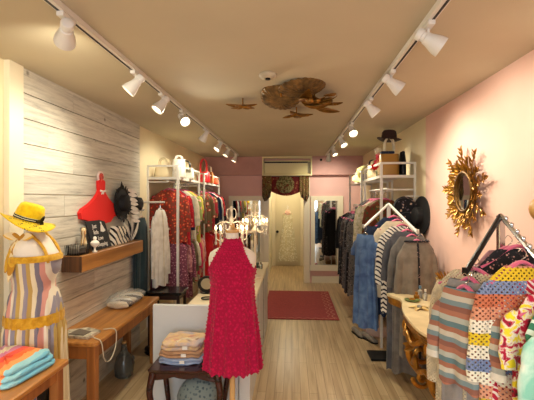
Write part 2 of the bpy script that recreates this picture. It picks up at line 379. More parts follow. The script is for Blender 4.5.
def garment(name, label, cat, mat, loc, rot=0, W=.42, L=.65, D=.08, hem=1.0, folds=7, amp=.008, seed=0, sleeve=None, smat=None,
            collar=None, group=None, placket=None, neck=.075, waist=None, cuff=None, band=None, hang=None, sr=.05, slant=0):
    o = V(loc)
    b = MB(); R = body_rings(W, L, D, hem, folds, amp, seed, neck=neck, waist=waist)
    b.loft([[o + V(p) for p in r] for r in R], False, False)
    g = b.build(name, mat, None, smooth=180, origin=loc); g.rotation_euler = (0, slant, rot)
    tag(g, label, cat, group)
    h = W / 2
    if sleeve:
        for s in (-1, 1):
            rr = random.Random(seed + s); m = 9; path = []; rad = []
            for i in range(m):
                u = i / (m - 1)
                path.append(o + V((s * (h * .84 + .045 * math.sin(u * 1.6)), -.012 * math.sin(u * 3 + seed), -.07 - (sleeve - .07) * u))); rad.append(sr * (1 - .3 * u) + .004 * math.sin(u * 14 + seed))
            rad[0] = sr * .35; rad[1] = sr * .85
            q = MB().tube(path, rad, 14, cap=False, flat=.55); sv = q.build('sleeve', smat or mat, g, smooth=180)
            if cuff: MB().tube([path[-1] + V((0, 0, .02)), path[-1] - V((0, 0, .012))], [rad[-1] * 1.05] * 2, 14, cap=False, flat=.58).build('cuff', cuff, sv)
    if collar:
        pts = [o + V((neck * 1.02 * math.cos(a), (.022 + .0 * a) * math.sin(a) - .002, .004)) for a in [2 * PI * k / 24 for k in range(24)]]
        MB().tube(pts, .009, 8, closed=True).build('collar', collar, g)
    if placket:
        P = []
        for r in R[1:]:
            k = int(len(r) * .75); p = r[k]; P.append(o + V((p[0], p[1] - .003, p[2])))
        MB().tube(P, [.009] * len(P), 6, flat=.5).build('placket', placket, g)
    if band:
        z0, z1, bm = band; rs = []
        for r in R:
            z = -r[0][2]
            if z0 - .06 <= z <= z1 + .06: rs.append([o + V((p[0] * 1.015, p[1] * 1.03, p[2])) for p in r])
        if len(rs) > 1: MB().loft(rs[:3], False, False).build('waistband', bm, g, smooth=180)
    if hang:
        hl, hm, hk = hang; hanger((o.x, o.y, o.z + .006), rot, hl, hm, h * .86, hook=hk)
    return g

F = fabric
CLOTH = dict(
 redpaisley=F('red_orange_paisley_print', 'floral', [(214, 140, 90), (206, 70, 44), (186, 44, 36), (130, 60, 44)], 30),
 red=F('plain_red_cloth', 'solid', [(206, 30, 34)]), brightred=F('poppy_red_print', 'floral', [(226, 120, 100), (204, 44, 44), (170, 26, 36)], 24),
 navy=F('navy_cloth', 'solid', [(34, 46, 74)]), cream=F('cream_cloth', 'solid', [(226, 212, 184)]),
 pinkfloral=F('pink_floral_cloth', 'floral', [(240, 226, 200), (226, 130, 140), (232, 190, 170), (150, 160, 90)], 18),
 yellow=F('mustard_yellow_cloth', 'solid', [(206, 188, 70)]), multi=F('mixed_bright_print', 'floral', [(222, 190, 150), (190, 110, 70), (120, 110, 60), (170, 40, 50)], 16),
 rust=F('rust_floral_cloth', 'floral', [(230, 190, 160), (190, 84, 60), (140, 54, 46), (110, 90, 60)], 15),
 black=F('black_cloth', 'solid', [(24, 24, 30)]), white=F('white_cloth', 'solid', [(236, 230, 218), (216, 208, 194)]),
 teal=F('dark_teal_cloth', 'solid', [(40, 60, 66)]), sage=F('pale_sage_cloth', 'solid', [(160, 158, 136)]),
 mauve=F('mauve_tweed_print', 'floral', [(216, 170, 172), (176, 110, 124), (150, 84, 100), (124, 66, 82)], 42),
 rose=F('dusty_rose_cloth', 'mottle', [(150, 84, 92), (196, 130, 130), (216, 160, 150)], 30),
 olive=F('olive_brown_cloth', 'solid', [(112, 98, 72)]), hotpink=F('hot_pink_cloth', 'solid', [(214, 62, 98)]),
 peach=F('peach_cloth', 'solid', [(226, 160, 130)]), orange=F('orange_red_cloth', 'solid', [(222, 78, 44)]),
 denimblue=F('washed_blue_denim', 'mottle', [(64, 88, 130), (82, 110, 152), (100, 128, 168)], 9),
 bwstripe=F('white_black_dash_print', 'slash', [(232, 226, 214), (40, 40, 52)], 14),
 grey=F('warm_grey_cloth', 'solid', [(118, 113, 108)]), greyknit=F('grey_taupe_knit', 'solid', [(134, 124, 112)]),
 slate=F('slate_grey_cloth', 'solid', [(90, 90, 96)]), greyprint=F('charcoal_speckled_print', 'floral', [(150, 146, 150), (90, 86, 92), (52, 50, 58), (110, 104, 100)], 34),
 darkprint=F('black_grey_print', 'floral', [(120, 112, 110), (50, 48, 54), (28, 28, 34)], 26),
 brownprint=F('taupe_print', 'floral', [(170, 150, 130), (110, 98, 90), (74, 66, 66)], 30),
 lace=F('cream_green_lace', 'mottle', [(190, 190, 140), (226, 218, 186), (240, 234, 214)], 34),
 greenbrown=F('green_brown_print', 'floral', [(170, 130, 80), (92, 84, 44), (70, 90, 52), (120, 60, 40)], 22),
 wrap=F('teal_rust_striped_cloth', 'stripe', [(96, 122, 128), (176, 178, 168), (170, 112, 90), (140, 92, 78), (120, 138, 142), (196, 188, 172), (162, 106, 84)], .17, axis='Z'),
 creamlace=F('cream_openwork_lace', 'solid', [(222, 208, 178)], 2, holes=110), greydenim=F('pale_grey_denim', 'solid', [(150, 146, 146)]),
 crochet=F('multicolour_crochet', 'crochet', [(212, 150, 122), (234, 226, 206), (116, 130, 168), (232, 224, 204), (222, 190, 44), (234, 226, 206), (212, 146, 116), (196, 112, 80), (122, 136, 170), (222, 188, 44)], .56, holes=84),
 redyellow=F('red_yellow_zigzag_print', 'mottle', [(240, 216, 40), (232, 206, 50), (236, 228, 214), (186, 30, 60), (170, 24, 54), (60, 50, 50)], 26),
 redknit=F('red_white_twist_knit', 'slash', [(186, 36, 62), (230, 214, 206)], 20),
 mint=F('mint_tie_dye', 'mottle', [(130, 196, 176), (190, 222, 206), (232, 236, 222)], 9),
 greenstripe=F('green_white_print', 'slash', [(60, 120, 90), (216, 226, 210)], 12),
 mauvelace=F('mauve_lace', 'solid', [(196, 150, 160), (160, 116, 130)], 3), necklace=F('dark_floral_trim', 'floral', [(210, 160, 150), (60, 56, 60), (30, 30, 36)], 60),
 hotmag=None)

# gondola racks -------------------------------------------------
def gondola(label, side, y0, y1, zt=2.01, zs=1.87, zr=(1.72, 1.16)):
    xo = -1.33 if side < 0 else .965; xw = XL + .01 if side < 0 else XR - .01
    t = thing('gondola_rack', label, 'clothes rack', ((xo + xw) / 2, (y0 + y1) / 2, 0))
    for y in (y0, y1):
        MB().box((xo - .013, y - .013, 0), (xo + .013, y + .013, zt)).build('upright', WHITE, t, smooth=False)
        MB().box((xw - .013, y - .013, 0), (xw + .013, y + .013, zt)).build('upright', WHITE, t, smooth=False)
        MB().box((min(xo, xw), y - .011, zt - .022), (max(xo, xw), y + .011, zt)).build('end_rail', WHITE, t, smooth=False)
    MB().box((xo - .01, y0, zt - .02), (xo + .01, y1, zt)).build('guard_rail', WHITE, t, smooth=False)
    b = MB().box((min(xo, xw), y0 - .01, zs - .03), (max(xo, xw), y0 + .008, zs)).box((min(xo, xw), y1 - .008, zs - .03), (max(xo, xw), y1 + .01, zs)).box((xo - .009, y0, zs - .03), (xo + .009, y1, zs)).box((min(xo, xw), y0, zs - .012), (max(xo, xw), y1, zs - .004))
    b.build('shelf', WHITE, t, smooth=False)
    for z in zr:
        xm = -1.45 if side < 0 else 1.03
        b = MB().tube([(xm, y0 - .02, z + .1), (xm, y1, z + .1)], .011, 10)
        for y in (y0 + .02, y1 - .02):
            b.box((min(xm, xw), y - .008, z + .085), (max(xm, xw), y + .008, z + .1))
        b.build('hanging_rail', WHITE, t)
    return t
gondola('white metal two-tier clothes rack on the left wall, nearer one with cream bags', -1, 4.42, 5.44)
gondola('white metal clothes rack at far left beside the left mirror', -1, 5.75, 6.95)
gondola('white metal clothes rack on the right wall under the brown hat', 1, 4.24, 5.18, zr=(1.62,))
gondola('white metal clothes rack at far right under the straw hat', 1, 5.42, 6.5, zr=(1.42,))

def runrail(items, xm, z, y0, y1, where, group, sd, cat_default=None, W=.43):
    n = len(items)
    for i, it in enumerate(items):
        nm, look, m, L, sl = it[:5]
        y = y0 + (y1 - y0) * (i + .5) / n
        rr = random.Random(sd + i)
        cat = {'blouse': 'top', 'jacket': 'jacket', 'dress': 'dress', 'shirt': 'shirt', 'cardigan': 'cardigan', 'skirt': 'skirt', 'top': 'top', 'trousers': 'trousers'}[nm]
        garment(nm, f'{look} {nm} {where}', cat, CLOTH[m], (xm + rr.uniform(-.015, .015), y, z + .02), rr.uniform(-.12, .12),
                W=W + rr.uniform(-.03, .03) + (.14 if m == 'lace' else 0), L=L * rr.uniform(.96, 1.04), D=min(.1, (y1 - y0) / n * .95), hem=1.0 if nm != 'dress' else 1.12, folds=rr.choice([5, 6, 8]), amp=.007,
                seed=sd + i, sleeve=sl, group=group, hang=(f'pink hanger holding the {look} {nm}', PINKHANGER, .075))
runrail([('jacket', 'red orange paisley', 'redpaisley', .62, .5), ('blouse', 'poppy red print', 'brightred', .64, .45), ('shirt', 'navy blue', 'navy', .6, .5),
         ('blouse', 'pale cream', 'cream', .62, .45), ('blouse', 'pink rose floral', 'pinkfloral', .58, .4), ('top', 'mustard yellow', 'yellow', .66, .3), ('blouse', 'multicoloured print', 'multi', .6, .4),
         ('shirt', 'olive toned', 'olive', .6, .45)],
        -1.46, 1.70, 4.47, 5.40, 'on near left upper rail', 'garments on the near left rack', 100)
runrail([('dress', 'mauve tweed print', 'mauve', .68, None), ('top', 'dusty rose', 'rose', .66, .42), ('cardigan', 'rose tweed long', 'mauve', .72, .5), ('shirt', 'olive brown', 'olive', .58, .45), ('top', 'ivory', 'cream', .56, .4),
         ('shirt', 'hot pink', 'hotpink', .54, .45), ('top', 'soft peach', 'peach', .56, .4), ('blouse', 'rose red', 'rose', .56, .4)],
        -1.46, 1.12, 4.46, 5.40, 'on near left lower rail', 'garments on the near left rack', 130)
runrail([('blouse', 'rust floral', 'rust', .6, .4), ('blouse', 'tan and red print', 'multi', .62, .4), ('jacket', 'black', 'black', .55, .5), ('shirt', 'navy', 'navy', .6, .45), ('blouse', 'white', 'white', .6, .5), ('blouse', 'crimson print', 'brightred', .6, .4), ('shirt', 'black long-sleeved', 'black', .6, .5)],
        -1.42, 1.70, 5.78, 6.92, 'on far left upper rail', 'garments on the far left rack', 160)
runrail([('dress', 'plain scarlet', 'red', .8, None), ('dress', 'multicolour floral', 'multi', .8, None), ('top', 'orange red', 'orange', .6, .4), ('blouse', 'brown rust print', 'rust', .62, .4), ('skirt', 'black and grey print', 'darkprint', .7, None), ('dress', 'deep rust', 'rust', .8, None)],
        -1.42, 1.12, 5.78, 6.92, 'on far left lower rail', 'garments on the far left rack', 190)
# right racks
runrail([('blouse', 'green and brown print', 'greenbrown', .5, .4), ('top', 'cream and green lace', 'lace', .7, .5), ('shirt', 'slate grey', 'slate', .9, .5), ('top', 'pale rose', 'rose', .7, .4), ('blouse', 'taupe print', 'brownprint', .9, .4), ('dress', 'charcoal speckled long', 'greyprint', 1.12, None), ('dress', 'grey brown printed long', 'brownprint', 1.2, None)],
        1.03, 1.58, 4.32, 5.14, 'on near right wall rack', 'garments on the near right wall rack', 220)
runrail([('dress', 'charcoal speckled', 'greyprint', 1.12, .5), ('dress', 'black and grey print', 'darkprint', 1.1, .45), ('dress', 'slate grey', 'slate', 1.12, .5), ('dress', 'smoky speckled', 'greyprint', 1.08, None), ('dress', 'taupe grey print', 'brownprint', 1.1, .5),
         ('dress', 'dim grey print', 'darkprint', 1.12, None), ('dress', 'plain black', 'black', 1.0, .5), ('dress', 'black patterned', 'darkprint', 1.0, None), ('jacket', 'jet black', 'black', .9, .6)],
        1.0, 1.38, 5.2, 6.5, 'on far right wall rack', 'dark garments on the far right rack', 250, W=.46)

# arm on the left wall with white cardigan ----------------------
t = thing('wall_arm_rail', 'white wall arm holding the white cardigan before the left rack', 'clothes rail', (XL, 4.22, 1.57))
MB().tube([(XL + .012, 4.22, 1.575), (-1.42, 4.22, 1.575)], .011).build('arm', WHITE, t)
MB().box((XL, 4.19, 1.53), (XL + .012, 4.25, 1.62)).build('wall_plate', WHITE, t, smooth=False)
garment('cardigan', 'long white cardigan with pointed hem hung on white wall arm', 'cardigan', CLOTH['white'], (-1.47, 4.22, 1.49), PI / 2 - .22, W=.27, L=.84, D=.08, folds=6, amp=.013, seed=5, sleeve=.74, placket=CLOTH['cream'], hem=.95, hang=('white hanger holding the long white cardigan', WHITEPLASTIC, .08), sr=.042)
t = thing('wall_peg', 'small white peg holding the dark teal dress below the plain black hat', 'peg', (XL + .02, 4.02, 1.49))
MB().tube([(XL + .02, 4.02, 1.49), (-1.58, 4.02, 1.49), (-1.575, 4.02, 1.505)], .008).build('peg_arm', WHITE, t)
garment('dress', 'dark teal sleeveless dress hung beside the white cardigan', 'dress', CLOTH['teal'], (-1.61, 4.02, 1.41), PI / 2 - .1, W=.26, L=.88, D=.08, folds=5, amp=.01, seed=8, hem=1.0, hang=('pale hanger holding the dark teal dress', WOODHANGER, .08))

# middle four-way rack -------------------------------------------
def armrack(label, post, arms, base, pm, am, beads=False):
    x, y, zt = post
    t = thing('garment_rack', label, 'clothes rack', (x, y, 0))
    MB().box((x - .016, y - .016, .02), (x + .016, y + .016, zt), .003).build('post', pm, t, smooth=False)
    MB().box((x - base, y - .12, 0), (x + .17, y + .12, .02), .006).build('base_plate', BLACKMETAL, t, smooth=False)
    for (ex, ey, ez), m in zip(arms, am):
        d = V((ex, ey, ez)) - V((x, y, zt)); b = MB()
        b.tube([V((x, y, zt)), V((ex, ey, ez)), V((ex, ey, ez)) + V((0, 0, .03))], .0125, 8)
        a = b.build('waterfall_arm', m, t)
        if beads and m is CHROME:
            for i in range(1, 11): MB().sphere(V((x, y, zt)) + d * (i / 11) + V((0, 0, .017)), .012, 8).build('stop_peg', CHROME, a)
    return t
MP = (.985, 4.0, 1.56); MF = (1.07, 3.36, 1.32); ML = (.70, 3.84, 1.33)
armrack('white garment rack with sloping arms in front of right wall rack', MP, [MF, ML], .2, WHITE, [WHITE, WHITE])
def onarm(P, E, s): return V(P) + (V(E) - V(P)) * s
def armg(P, E, s, drop, **k):
    p = onarm(P, E, s); k.setdefault('neck', .10); k['loc'] = (p.x, p.y, p.z - drop); garment(**k)
G4 = 'garments on the white sloping-arm rack'
armg(MP, MF, .97, .085, name='cardigan', label='grey taupe knit cardigan with dark floral trim on white sloping-arm rack', cat='cardigan', mat=CLOTH['greyknit'], rot=.08, W=.30, L=.98, sr=.04, D=.1, folds=6, amp=.012, seed=31, sleeve=.55, placket=CLOTH['necklace'], collar=CLOTH['necklace'], group=G4, hang=('pink hanger holding grey taupe knit cardigan', PINKHANGER, .06))
armg(MP, MF, .82, .085, name='dress', label='long warm grey dress on white sloping-arm rack', cat='dress', mat=CLOTH['grey'], rot=.02, W=.34, L=1.2, sr=.04, D=.09, folds=7, amp=.013, seed=32, sleeve=.45, group=G4, hang=('pink hanger holding long warm grey dress', PINKHANGER, .06))
armg(MP, MF, .67, .085, name='dress', label='long slate grey dress behind the warm grey one on sloping-arm rack', cat='dress', mat=CLOTH['slate'], rot=-.02, W=.37, L=1.25, sr=.04, D=.09, folds=6, amp=.012, seed=33, sleeve=.45, group=G4, hang=('pink hanger holding long slate grey dress', PINKHANGER, .06))
armg(MP, MF, .50, .085, name='blouse', label='white blouse with black dashes on white sloping-arm rack', cat='top', mat=CLOTH['bwstripe'], rot=.0, W=.39, L=.80, D=.09, folds=6, amp=.01, seed=34, sleeve=.55, group=G4, hang=('pink hanger holding black-dashed white blouse', PINKHANGER, .06))
armg(MP, MF, .33, .085, name='top', label='cream top on white sloping-arm rack behind dashed blouse', cat='top', mat=CLOTH['cream'], rot=.05, W=.40, L=.72, D=.09, folds=6, amp=.01, seed=35, sleeve=.5, group=G4, hang=('pink hanger holding cream top', PINKHANGER, .06))
armg(MP, MF, .2, .085, name='dress', label='navy long dress with hem showing below the cream top', cat='dress', mat=CLOTH['navy'], rot=.05, W=.42, L=.95, D=.09, folds=6, amp=.01, seed=37, group=G4, hang=('pink hanger holding navy dress behind cream top', PINKHANGER, .06))
armg(MP, ML, .93, .085, name='dress', label='washed blue denim dress hung from left arm of sloping-arm rack', cat='dress', mat=CLOTH['denimblue'], rot=-.9, W=.25, L=.90, D=.12, folds=9, amp=.013, seed=36, hem=1.2, sleeve=.22, sr=.04, group=G4, waist=.08, hang=('grey hanger holding blue denim dress', CHROME, .06))
armg(MP, ML, .6, .085, name='dress', label='dark blue dress tucked behind washed denim dress', cat='dress', mat=CLOTH['navy'], rot=-.9, W=.27, L=.86, D=.08, folds=7, amp=.012, seed=38, hem=1.1, group=G4)

# near right rack -------------------------------------------------
NP = (1.085, 2.08, 1.52); NF = (1.06, 1.50, 1.20); NL = (.79, 1.82, 1.26)
armrack('black and chrome garment rack with beaded sloping arm at right front', NP, [NF, NL], .2, CHROME, [CHROME, BLACKMETAL], beads=True)
G5 = 'garments on the black and chrome rack'
PH = PINKHANGER
armg(NP, NL, .74, .07, name='cardigan', label='long cream openwork lace cardigan at left of chrome rack', cat='cardigan', mat=CLOTH['creamlace'], rot=-.93, W=.42, L=1.05, D=.08, folds=6, amp=.01, seed=41, sleeve=.6, group=G5, hang=('pink hanger holding cream lace cardigan', PH, .05))
armg(NP, NL, .88, .07, name='jacket', label='pale grey denim jacket with buttons under the striped wrap', cat='jacket', mat=CLOTH['greydenim'], rot=-.95, W=.28, L=.74, D=.07, folds=5, amp=.006, seed=42, placket=CLOTH['creamlace'], group=G5, hang=('pink hanger holding pale grey denim jacket', PH, .05))
armg(NP, NL, 1.0, .07, name='wrap_top', label='teal and rust striped wrap top with white edging', cat='top', mat=CLOTH['wrap'], rot=-.95, W=.26, L=.44, D=.10, folds=5, amp=.014, seed=43, sleeve=.34, group=G5, sr=.045, cuff=CLOTH['white'], hang=('pink hanger holding striped wrap top', PH, .05), hem=.9)
armg(NP, NF, .13, .13, name='dress', label='mauve lace dress behind crochet cardigan on chrome rack', cat='dress', mat=CLOTH['mauvelace'], rot=.12, W=.38, L=.95, D=.07, folds=7, amp=.009, seed=44, sleeve=.4, group=G5, hang=('pink hanger holding mauve lace dress', PH, .05))
armg(NP, NF, .27, .07, name='blouse', label='black and pink print blouse behind crochet cardigan', cat='top', mat=CLOTH['necklace'], rot=.1, W=.42, L=.6, D=.06, folds=7, amp=.008, seed=45, group=G5, hang=('pink hanger holding black and pink print blouse', PH, .05))
garment(loc=(.995, 1.74, 1.315), name='crochet_cardigan', label='yellow, blue and orange striped crochet cardigan on chrome rack', cat='cardigan', mat=CLOTH['crochet'], rot=.1, W=.37, L=.60, D=.09, folds=5, amp=.008, seed=46, sleeve=.5, group=G5, hang=('pink hanger holding striped crochet cardigan', PH, .05), sr=.05)
armg(NP, NF, .60, .07, name='knit_cardigan', label='red and white twist knit cardigan beside crochet cardigan', cat='cardigan', mat=CLOTH['redknit'], rot=.1, W=.36, L=.85, D=.06, folds=6, amp=.008, seed=47, sleeve=.55, group=G5, hang=('pink hanger holding red and white knit cardigan', PH, .05))
armg(NP, NF, .74, .07, name='blouse', label='red and yellow zigzag print blouse at right edge', cat='top', mat=CLOTH['redyellow'], rot=.1, W=.34, L=.62, D=.06, folds=6, amp=.01, seed=48, sleeve=.3, group=G5, hang=('pink hanger holding red and yellow blouse', PH, .05))
armg(NP, NF, .86, .07, name='dress', label='green and white print dress under mint blouse', cat='dress', mat=CLOTH['greenstripe'], rot=.05, W=.30, L=.95, D=.06, folds=6, amp=.01, seed=49, group=G5)
armg(NP, NF, .95, .07, name='blouse', label='mint and white tie-dye blouse nearest at right edge', cat='top', mat=CLOTH['mint'], rot=.05, W=.32, L=.46, D=.12, folds=6, amp=.012, seed=50, sleeve=.36, group=G5, cuff=CLOTH['black'], hang=('pink hanger holding mint tie-dye blouse', PH, .05))

# wedding-style dress on the far door -----------------------------
h = (-.105, 9.36, 1.40)
garment('floral_gown', 'long cream floral dress hung on the far door', 'dress', fabric('cream_floral_gown_cloth', 'floral', [(176, 172, 130), (238, 232, 212), (244, 238, 224), (206, 196, 160)], 24), (h[0], h[1], h[2] - .06), 0, W=.26, L=1.22, D=.07, folds=8, amp=.008, seed=60, hem=1.85, waist=.12,
        hang=('pink padded hanger holding the cream floral dress', plain('pink_satin', (226, 150, 140), .5), .09), neck=.06)
tag(MB().lathe([(.06, 0), (.065, .006), (.05, .012), (0, .014)], (-.105, 9.325, 1.30), (0, -1, 0), 20).sphere((-.15, 9.318, 1.285), .03).sphere((-.06, 9.318, 1.285), .03).build('ruffled_corsage', plain('blush_satin', (238, 196, 176), .6)), 'blush satin rosette pinned on neck of cream floral dress', 'rosette')

# ------------------------------------------------------------------ track lights
LAMPW = plain('lamp_grey_white', (222, 218, 210), .4)
BULB = plain('lit_bulb', (255, 236, 200), .3, emit=8)
def track(label, x, y0, y1, sgn):
    t = thing('lighting_track', label, 'light track', (x, (y0 + y1) / 2, H))
    MB().box((x - .018, y0, H - .028), (x + .018, y1, H - .0005)).build('channel', LAMPW, t, smooth=False)
    MB().box((x - .006 - .006 * sgn, y0, H - .0295), (x + .006 - .006 * sgn, y1, H - .0275)).build('slot', BLACKMETAL, t, smooth=False)
track('long white lighting track on the left of the ceiling', -.98, -.5, 6.95, 1)
track('long white lighting track on the right of the ceiling', .62, -.5, 7.0, -1)
ORD = ['nearest', 'second', 'third', 'fourth', 'fifth', 'sixth', 'seventh', 'farthest']
LAMPCOL = (1, .93, .72)
def head(x, y, target, label, group, power, size=125, lit=True):
    t = thing('track_spotlight', label, 'spotlight', (x, y, H - .028), group)
    MB().box((x - .016, y - .05, H - .05), (x + .016, y + .05, H - .028), .003).build('adapter', LAMPW, t, smooth=False)
    c = V((x, y, H - .098)); d = (V(target) - c).normalized()
    MB().tube([(x, y, H - .05), (x, y, H - .07), c - d * .01], .007, 8).build('swivel_arm', LAMPW, t)
    o = c - d * .06; K = .82
    b = MB().lathe([(r_ * K, z_ * K) for r_, z_ in [(.018, -.004), (.03, 0), (.034, .012), (.034, .03), (.028, .034), (.028, .05), (.034, .055), (.036, .075), (.052, .125), (.056, .16), (.052, .16), (.045, .135)]], o, d, 24, caps=False)
    b.lathe([(.018 * K, -.004 * K), (.001, -.0045)], o, d, 24, caps=False)
    b.build('lamp_body', LAMPW, t)
    MB().lathe([(.047 * K, .132 * K), (.04 * K, .138 * K), (.02 * K, .142 * K), (.001, .1425 * K)], o, d, 24, caps=False).build('bulb', BULB if lit else LAMPW, t)
    ld = bpy.data.lights.new('spot_beam', 'SPOT'); ld.energy = power; ld.color = LAMPCOL; ld.spot_size = math.radians(size); ld.spot_blend = 1.0; ld.shadow_soft_size = .04
    lo = bpy.data.objects.new('spot_beam', ld); C.objects.link(lo)
    p = o + d * .14; lo.parent = t; lo.location = p - ABS[t.name]; lo.rotation_euler = d.to_track_quat('-Z', 'Y').to_euler()
PW = 50
LH = [(1.615, (-1.7, 2.6, 1.95)), (2.36, (-1.7, 2.15, 1.5)), (2.86, (-1.7, 2.35, 1.2)), (3.40, (-.1, 2.4, 1.4)), (4.30, (-1.7, 4.6, 1.3)), (5.15, (-1.55, 4.7, 1.4)), (5.8, (-1.55, 5.5, 1.2)), (6.6, (-1.5, 6.3, .9))]
for i, (y, tg) in enumerate(LH):
    head(-.98, y, tg, f'white spotlight on the left ceiling track, {ORD[i]} from the front', 'spotlights on the left track', PW * (.34, .34, .6, 1.0, .42, .55, .7, .9)[i])
for i, (y, tg) in enumerate([(.85, (-1.7, .3, .6)), (-.1, (-1.0, .6, 0))]):  # extra heads out of view, added as fill light for the room
    head(-.98, y, tg, f'added unseen fill spotlight on the left ceiling track behind the viewer, {["nearer", "farther"][i]} one', 'spotlights on the left track', PW)
    head(.62, y, (1.33 - i * .7, .3 + i * .3, .6 - i * .6), f'added unseen fill spotlight on the right ceiling track behind the viewer, {["nearer", "farther"][i]} one', 'spotlights on the right track', PW)
RH = [(1.80, (1.33, 1.75, 1.85)), (2.45, (1.33, 2.5, 1.8)), (3.10, (1.33, 3.1, 1.55)), (4.05, (.9, 2.8, .9)), (4.85, (1.1, 4.3, 1.3)), (5.8, (1.0, 5.4, 1.3)), (6.6, (.7, 7.45, 1.4))]
for i, (y, tg) in enumerate(RH):
    nm = ORD[i] if i < 6 else 'farthest'
    head(.62, y, tg, f'white spotlight on the right ceiling track, {nm} from the front', 'spotlights on the right track', PW * (.35, .38, .6, .9, .7, .8, .8)[i])

# smoke detector, ceiling sculpture --------------------------------
t = thing('smoke_detector', 'round white smoke detector in the middle of the ceiling', 'smoke detector', (-.158, 2.53, H))
MB().lathe([(.058, 0), (.06, -.012), (.05, -.026), (.03, -.032), (.001, -.033)], (-.158, 2.53, H), (0, 0, 1), 28).build('cover', plain('aged_beige_plastic', (186, 174, 150), .6), t)
MB().lathe([(.016, -.030), (.016, -.042), (.001, -.043)], (-.158, 2.52, H), (0, 0, 1), 16).build('sensor', BLACKMETAL, t)
GOLD = plain('old_gold_leaf', (146, 102, 40), .38, .75, bump=.4, bscale=50, var=.25, vscale=18)
GOLDD = plain('bronze_pod', (116, 88, 50), .45, .5, bump=.5, bscale=70, var=.3, vscale=25)
def leaf(b, c, d, up, L, W, curl=.2, n=7, ribs=0):
    d = V(d).normalized(); up = V(up); s = d.cross(up).normalized(); u = s.cross(d).normalized(); top = []; 
    for i in range(n + 1):
        t = i / n; w = W * math.sin(PI * min(1, t * .93 + .05)) ** .75; k = u * (-curl * L * t * t)
        p = V(c) + d * L * t + k
        top.append([p - s * w + u * w * .25, p - s * w * .5 + u * w * .02, p, p + s * w * .5 + u * w * .02, p + s * w + u * w * .25])
    th = u * .0035
    rings = [r + [q - th for q in reversed(r)] for r in top]
    b.loft(rings)
def pad(b, c, r, tilt, seed, ribs=22):
    c = V(c); M = Matrix.Rotation(tilt[0], 3, 'X') @ Matrix.Rotation(tilt[1], 3, 'Y'); n = ribs * 4; rings = []
    for rr, z in ((.001, .0), (.3, -.004), (.6, .0), (.85, .012), (1, .028), (1.0, .034), (.85, .02), (.5, .008), (.001, .008)):
        rings.append([c + M @ V((math.cos(2 * PI * k / n) * r * rr * (1 + .03 * math.sin(3 * 2 * PI * k / n + seed)), math.sin(2 * PI * k / n) * r * rr, z + (.004 * rr * math.cos(ribs * 2 * PI * k / n)))) for k in range(n)])
    b.loft(rings)
t = thing('ceiling_sculpture', 'large gold lotus leaf sculpture fixed to the ceiling', 'sculpture', (.06, 2.9, H))
for c, r, tl, sd in (((-.095, 2.90, 2.35), .15, (-.42, .10), 1), ((.07, 2.78, 2.375), .17, (-.1, -.1), 2)):
    b = MB(); pad(b, c, r, tl, sd); b.build('lotus_pad', GOLDD, t)
rnd = random.Random(5)
for k in range(22):
    a = rnd.uniform(-.6, 1.5) if k % 2 else rnd.uniform(-2.5, -.3); L = rnd.uniform(.12, .22)
    c = V((.14 + rnd.uniform(-.07, .10), 2.90 + rnd.uniform(-.05, .14), 2.35 + rnd.uniform(-.03, .03)))
    b = MB(); leaf(b, c, (math.cos(a), math.sin(a), rnd.uniform(-.25, .05)), (0, 0, -1), L, L * .26, rnd.uniform(-.1, .3)); b.build('gold_leaf', GOLD, t)
for c in ((-.08, 2.80), (.10, 2.90), (.17, 2.92)):
    MB().tube([(c[0], c[1], 2.35), (c[0], c[1], H)], .006, 8).build('hanging_rod', GOLD, t)
MB().sphere((.13, 2.84, 2.33), .03, 12, (1, 1, .8)).sphere((.19, 2.87, 2.335), .025, 12, (1, 1, .8)).build('seed_pod', GOLD, t)
def branch(label, cx, cy, n, sd, spread):
    t = thing('gold_leaf_branch', label, 'ceiling ornament', (cx, cy, H)); r = random.Random(sd)
    MB().tube([(cx, cy, H), (cx, cy, 2.375)], .005, 8).build('hanging_rod', GOLD, t)
    for k in range(n):
        a = 2 * PI * k / n + r.uniform(-.3, .3); L = r.uniform(.6, 1) * spread
        b = MB(); leaf(b, (cx, cy, 2.375), (math.cos(a), math.sin(a), r.uniform(-.45, -.05)), (0, 0, -1), L, L * .24, .1); b.build('gold_leaf', GOLD, t)
branch('small gold leaf ornament on ceiling left of lotus sculpture', -.40, 3.12, 9, 11, .14)
branch('small dark gold leaf ornament on ceiling behind lotus sculpture', .04, 3.45, 8, 12, .17)

# ------------------------------------------------------------------ rug
RUG = fabric('brick_red_rug', 'solid', [(158, 52, 46), (140, 42, 40)], 3, rough=.95)
RUGB = plain('rug_cream_edging', (198, 130, 110), .95)
t = thing('floor_rug', 'brick red rectangular rug with scalloped border', 'rug', (.12, 5.95, 0))
MB().box((-.40, 5.16, .001), (.63, 6.76, .010), .003).build('pile', RUG, t)
b = MB()
pts = []
for i in range(41):
    u = i / 40; pts.append(V((.60 - .055 * abs(math.sin(u * PI * 8)), 5.22 + u * 1.48, .011)))
b.tube(pts, .006, 6, flat=.5)
b.tube([V((-.37 + i / 60 * .95, 5.20 + .018 * math.sin(i * .9), .011)) for i in range(61)], .005, 6, flat=.5)
b.tube([V((.535 - .05 * abs(math.sin(i / 40 * PI * 8 + .8)), 5.26 + i / 40 * 1.4, .011)) for i in range(41)], .004, 6, flat=.5)
b.build('scalloped_border', RUGB, t)

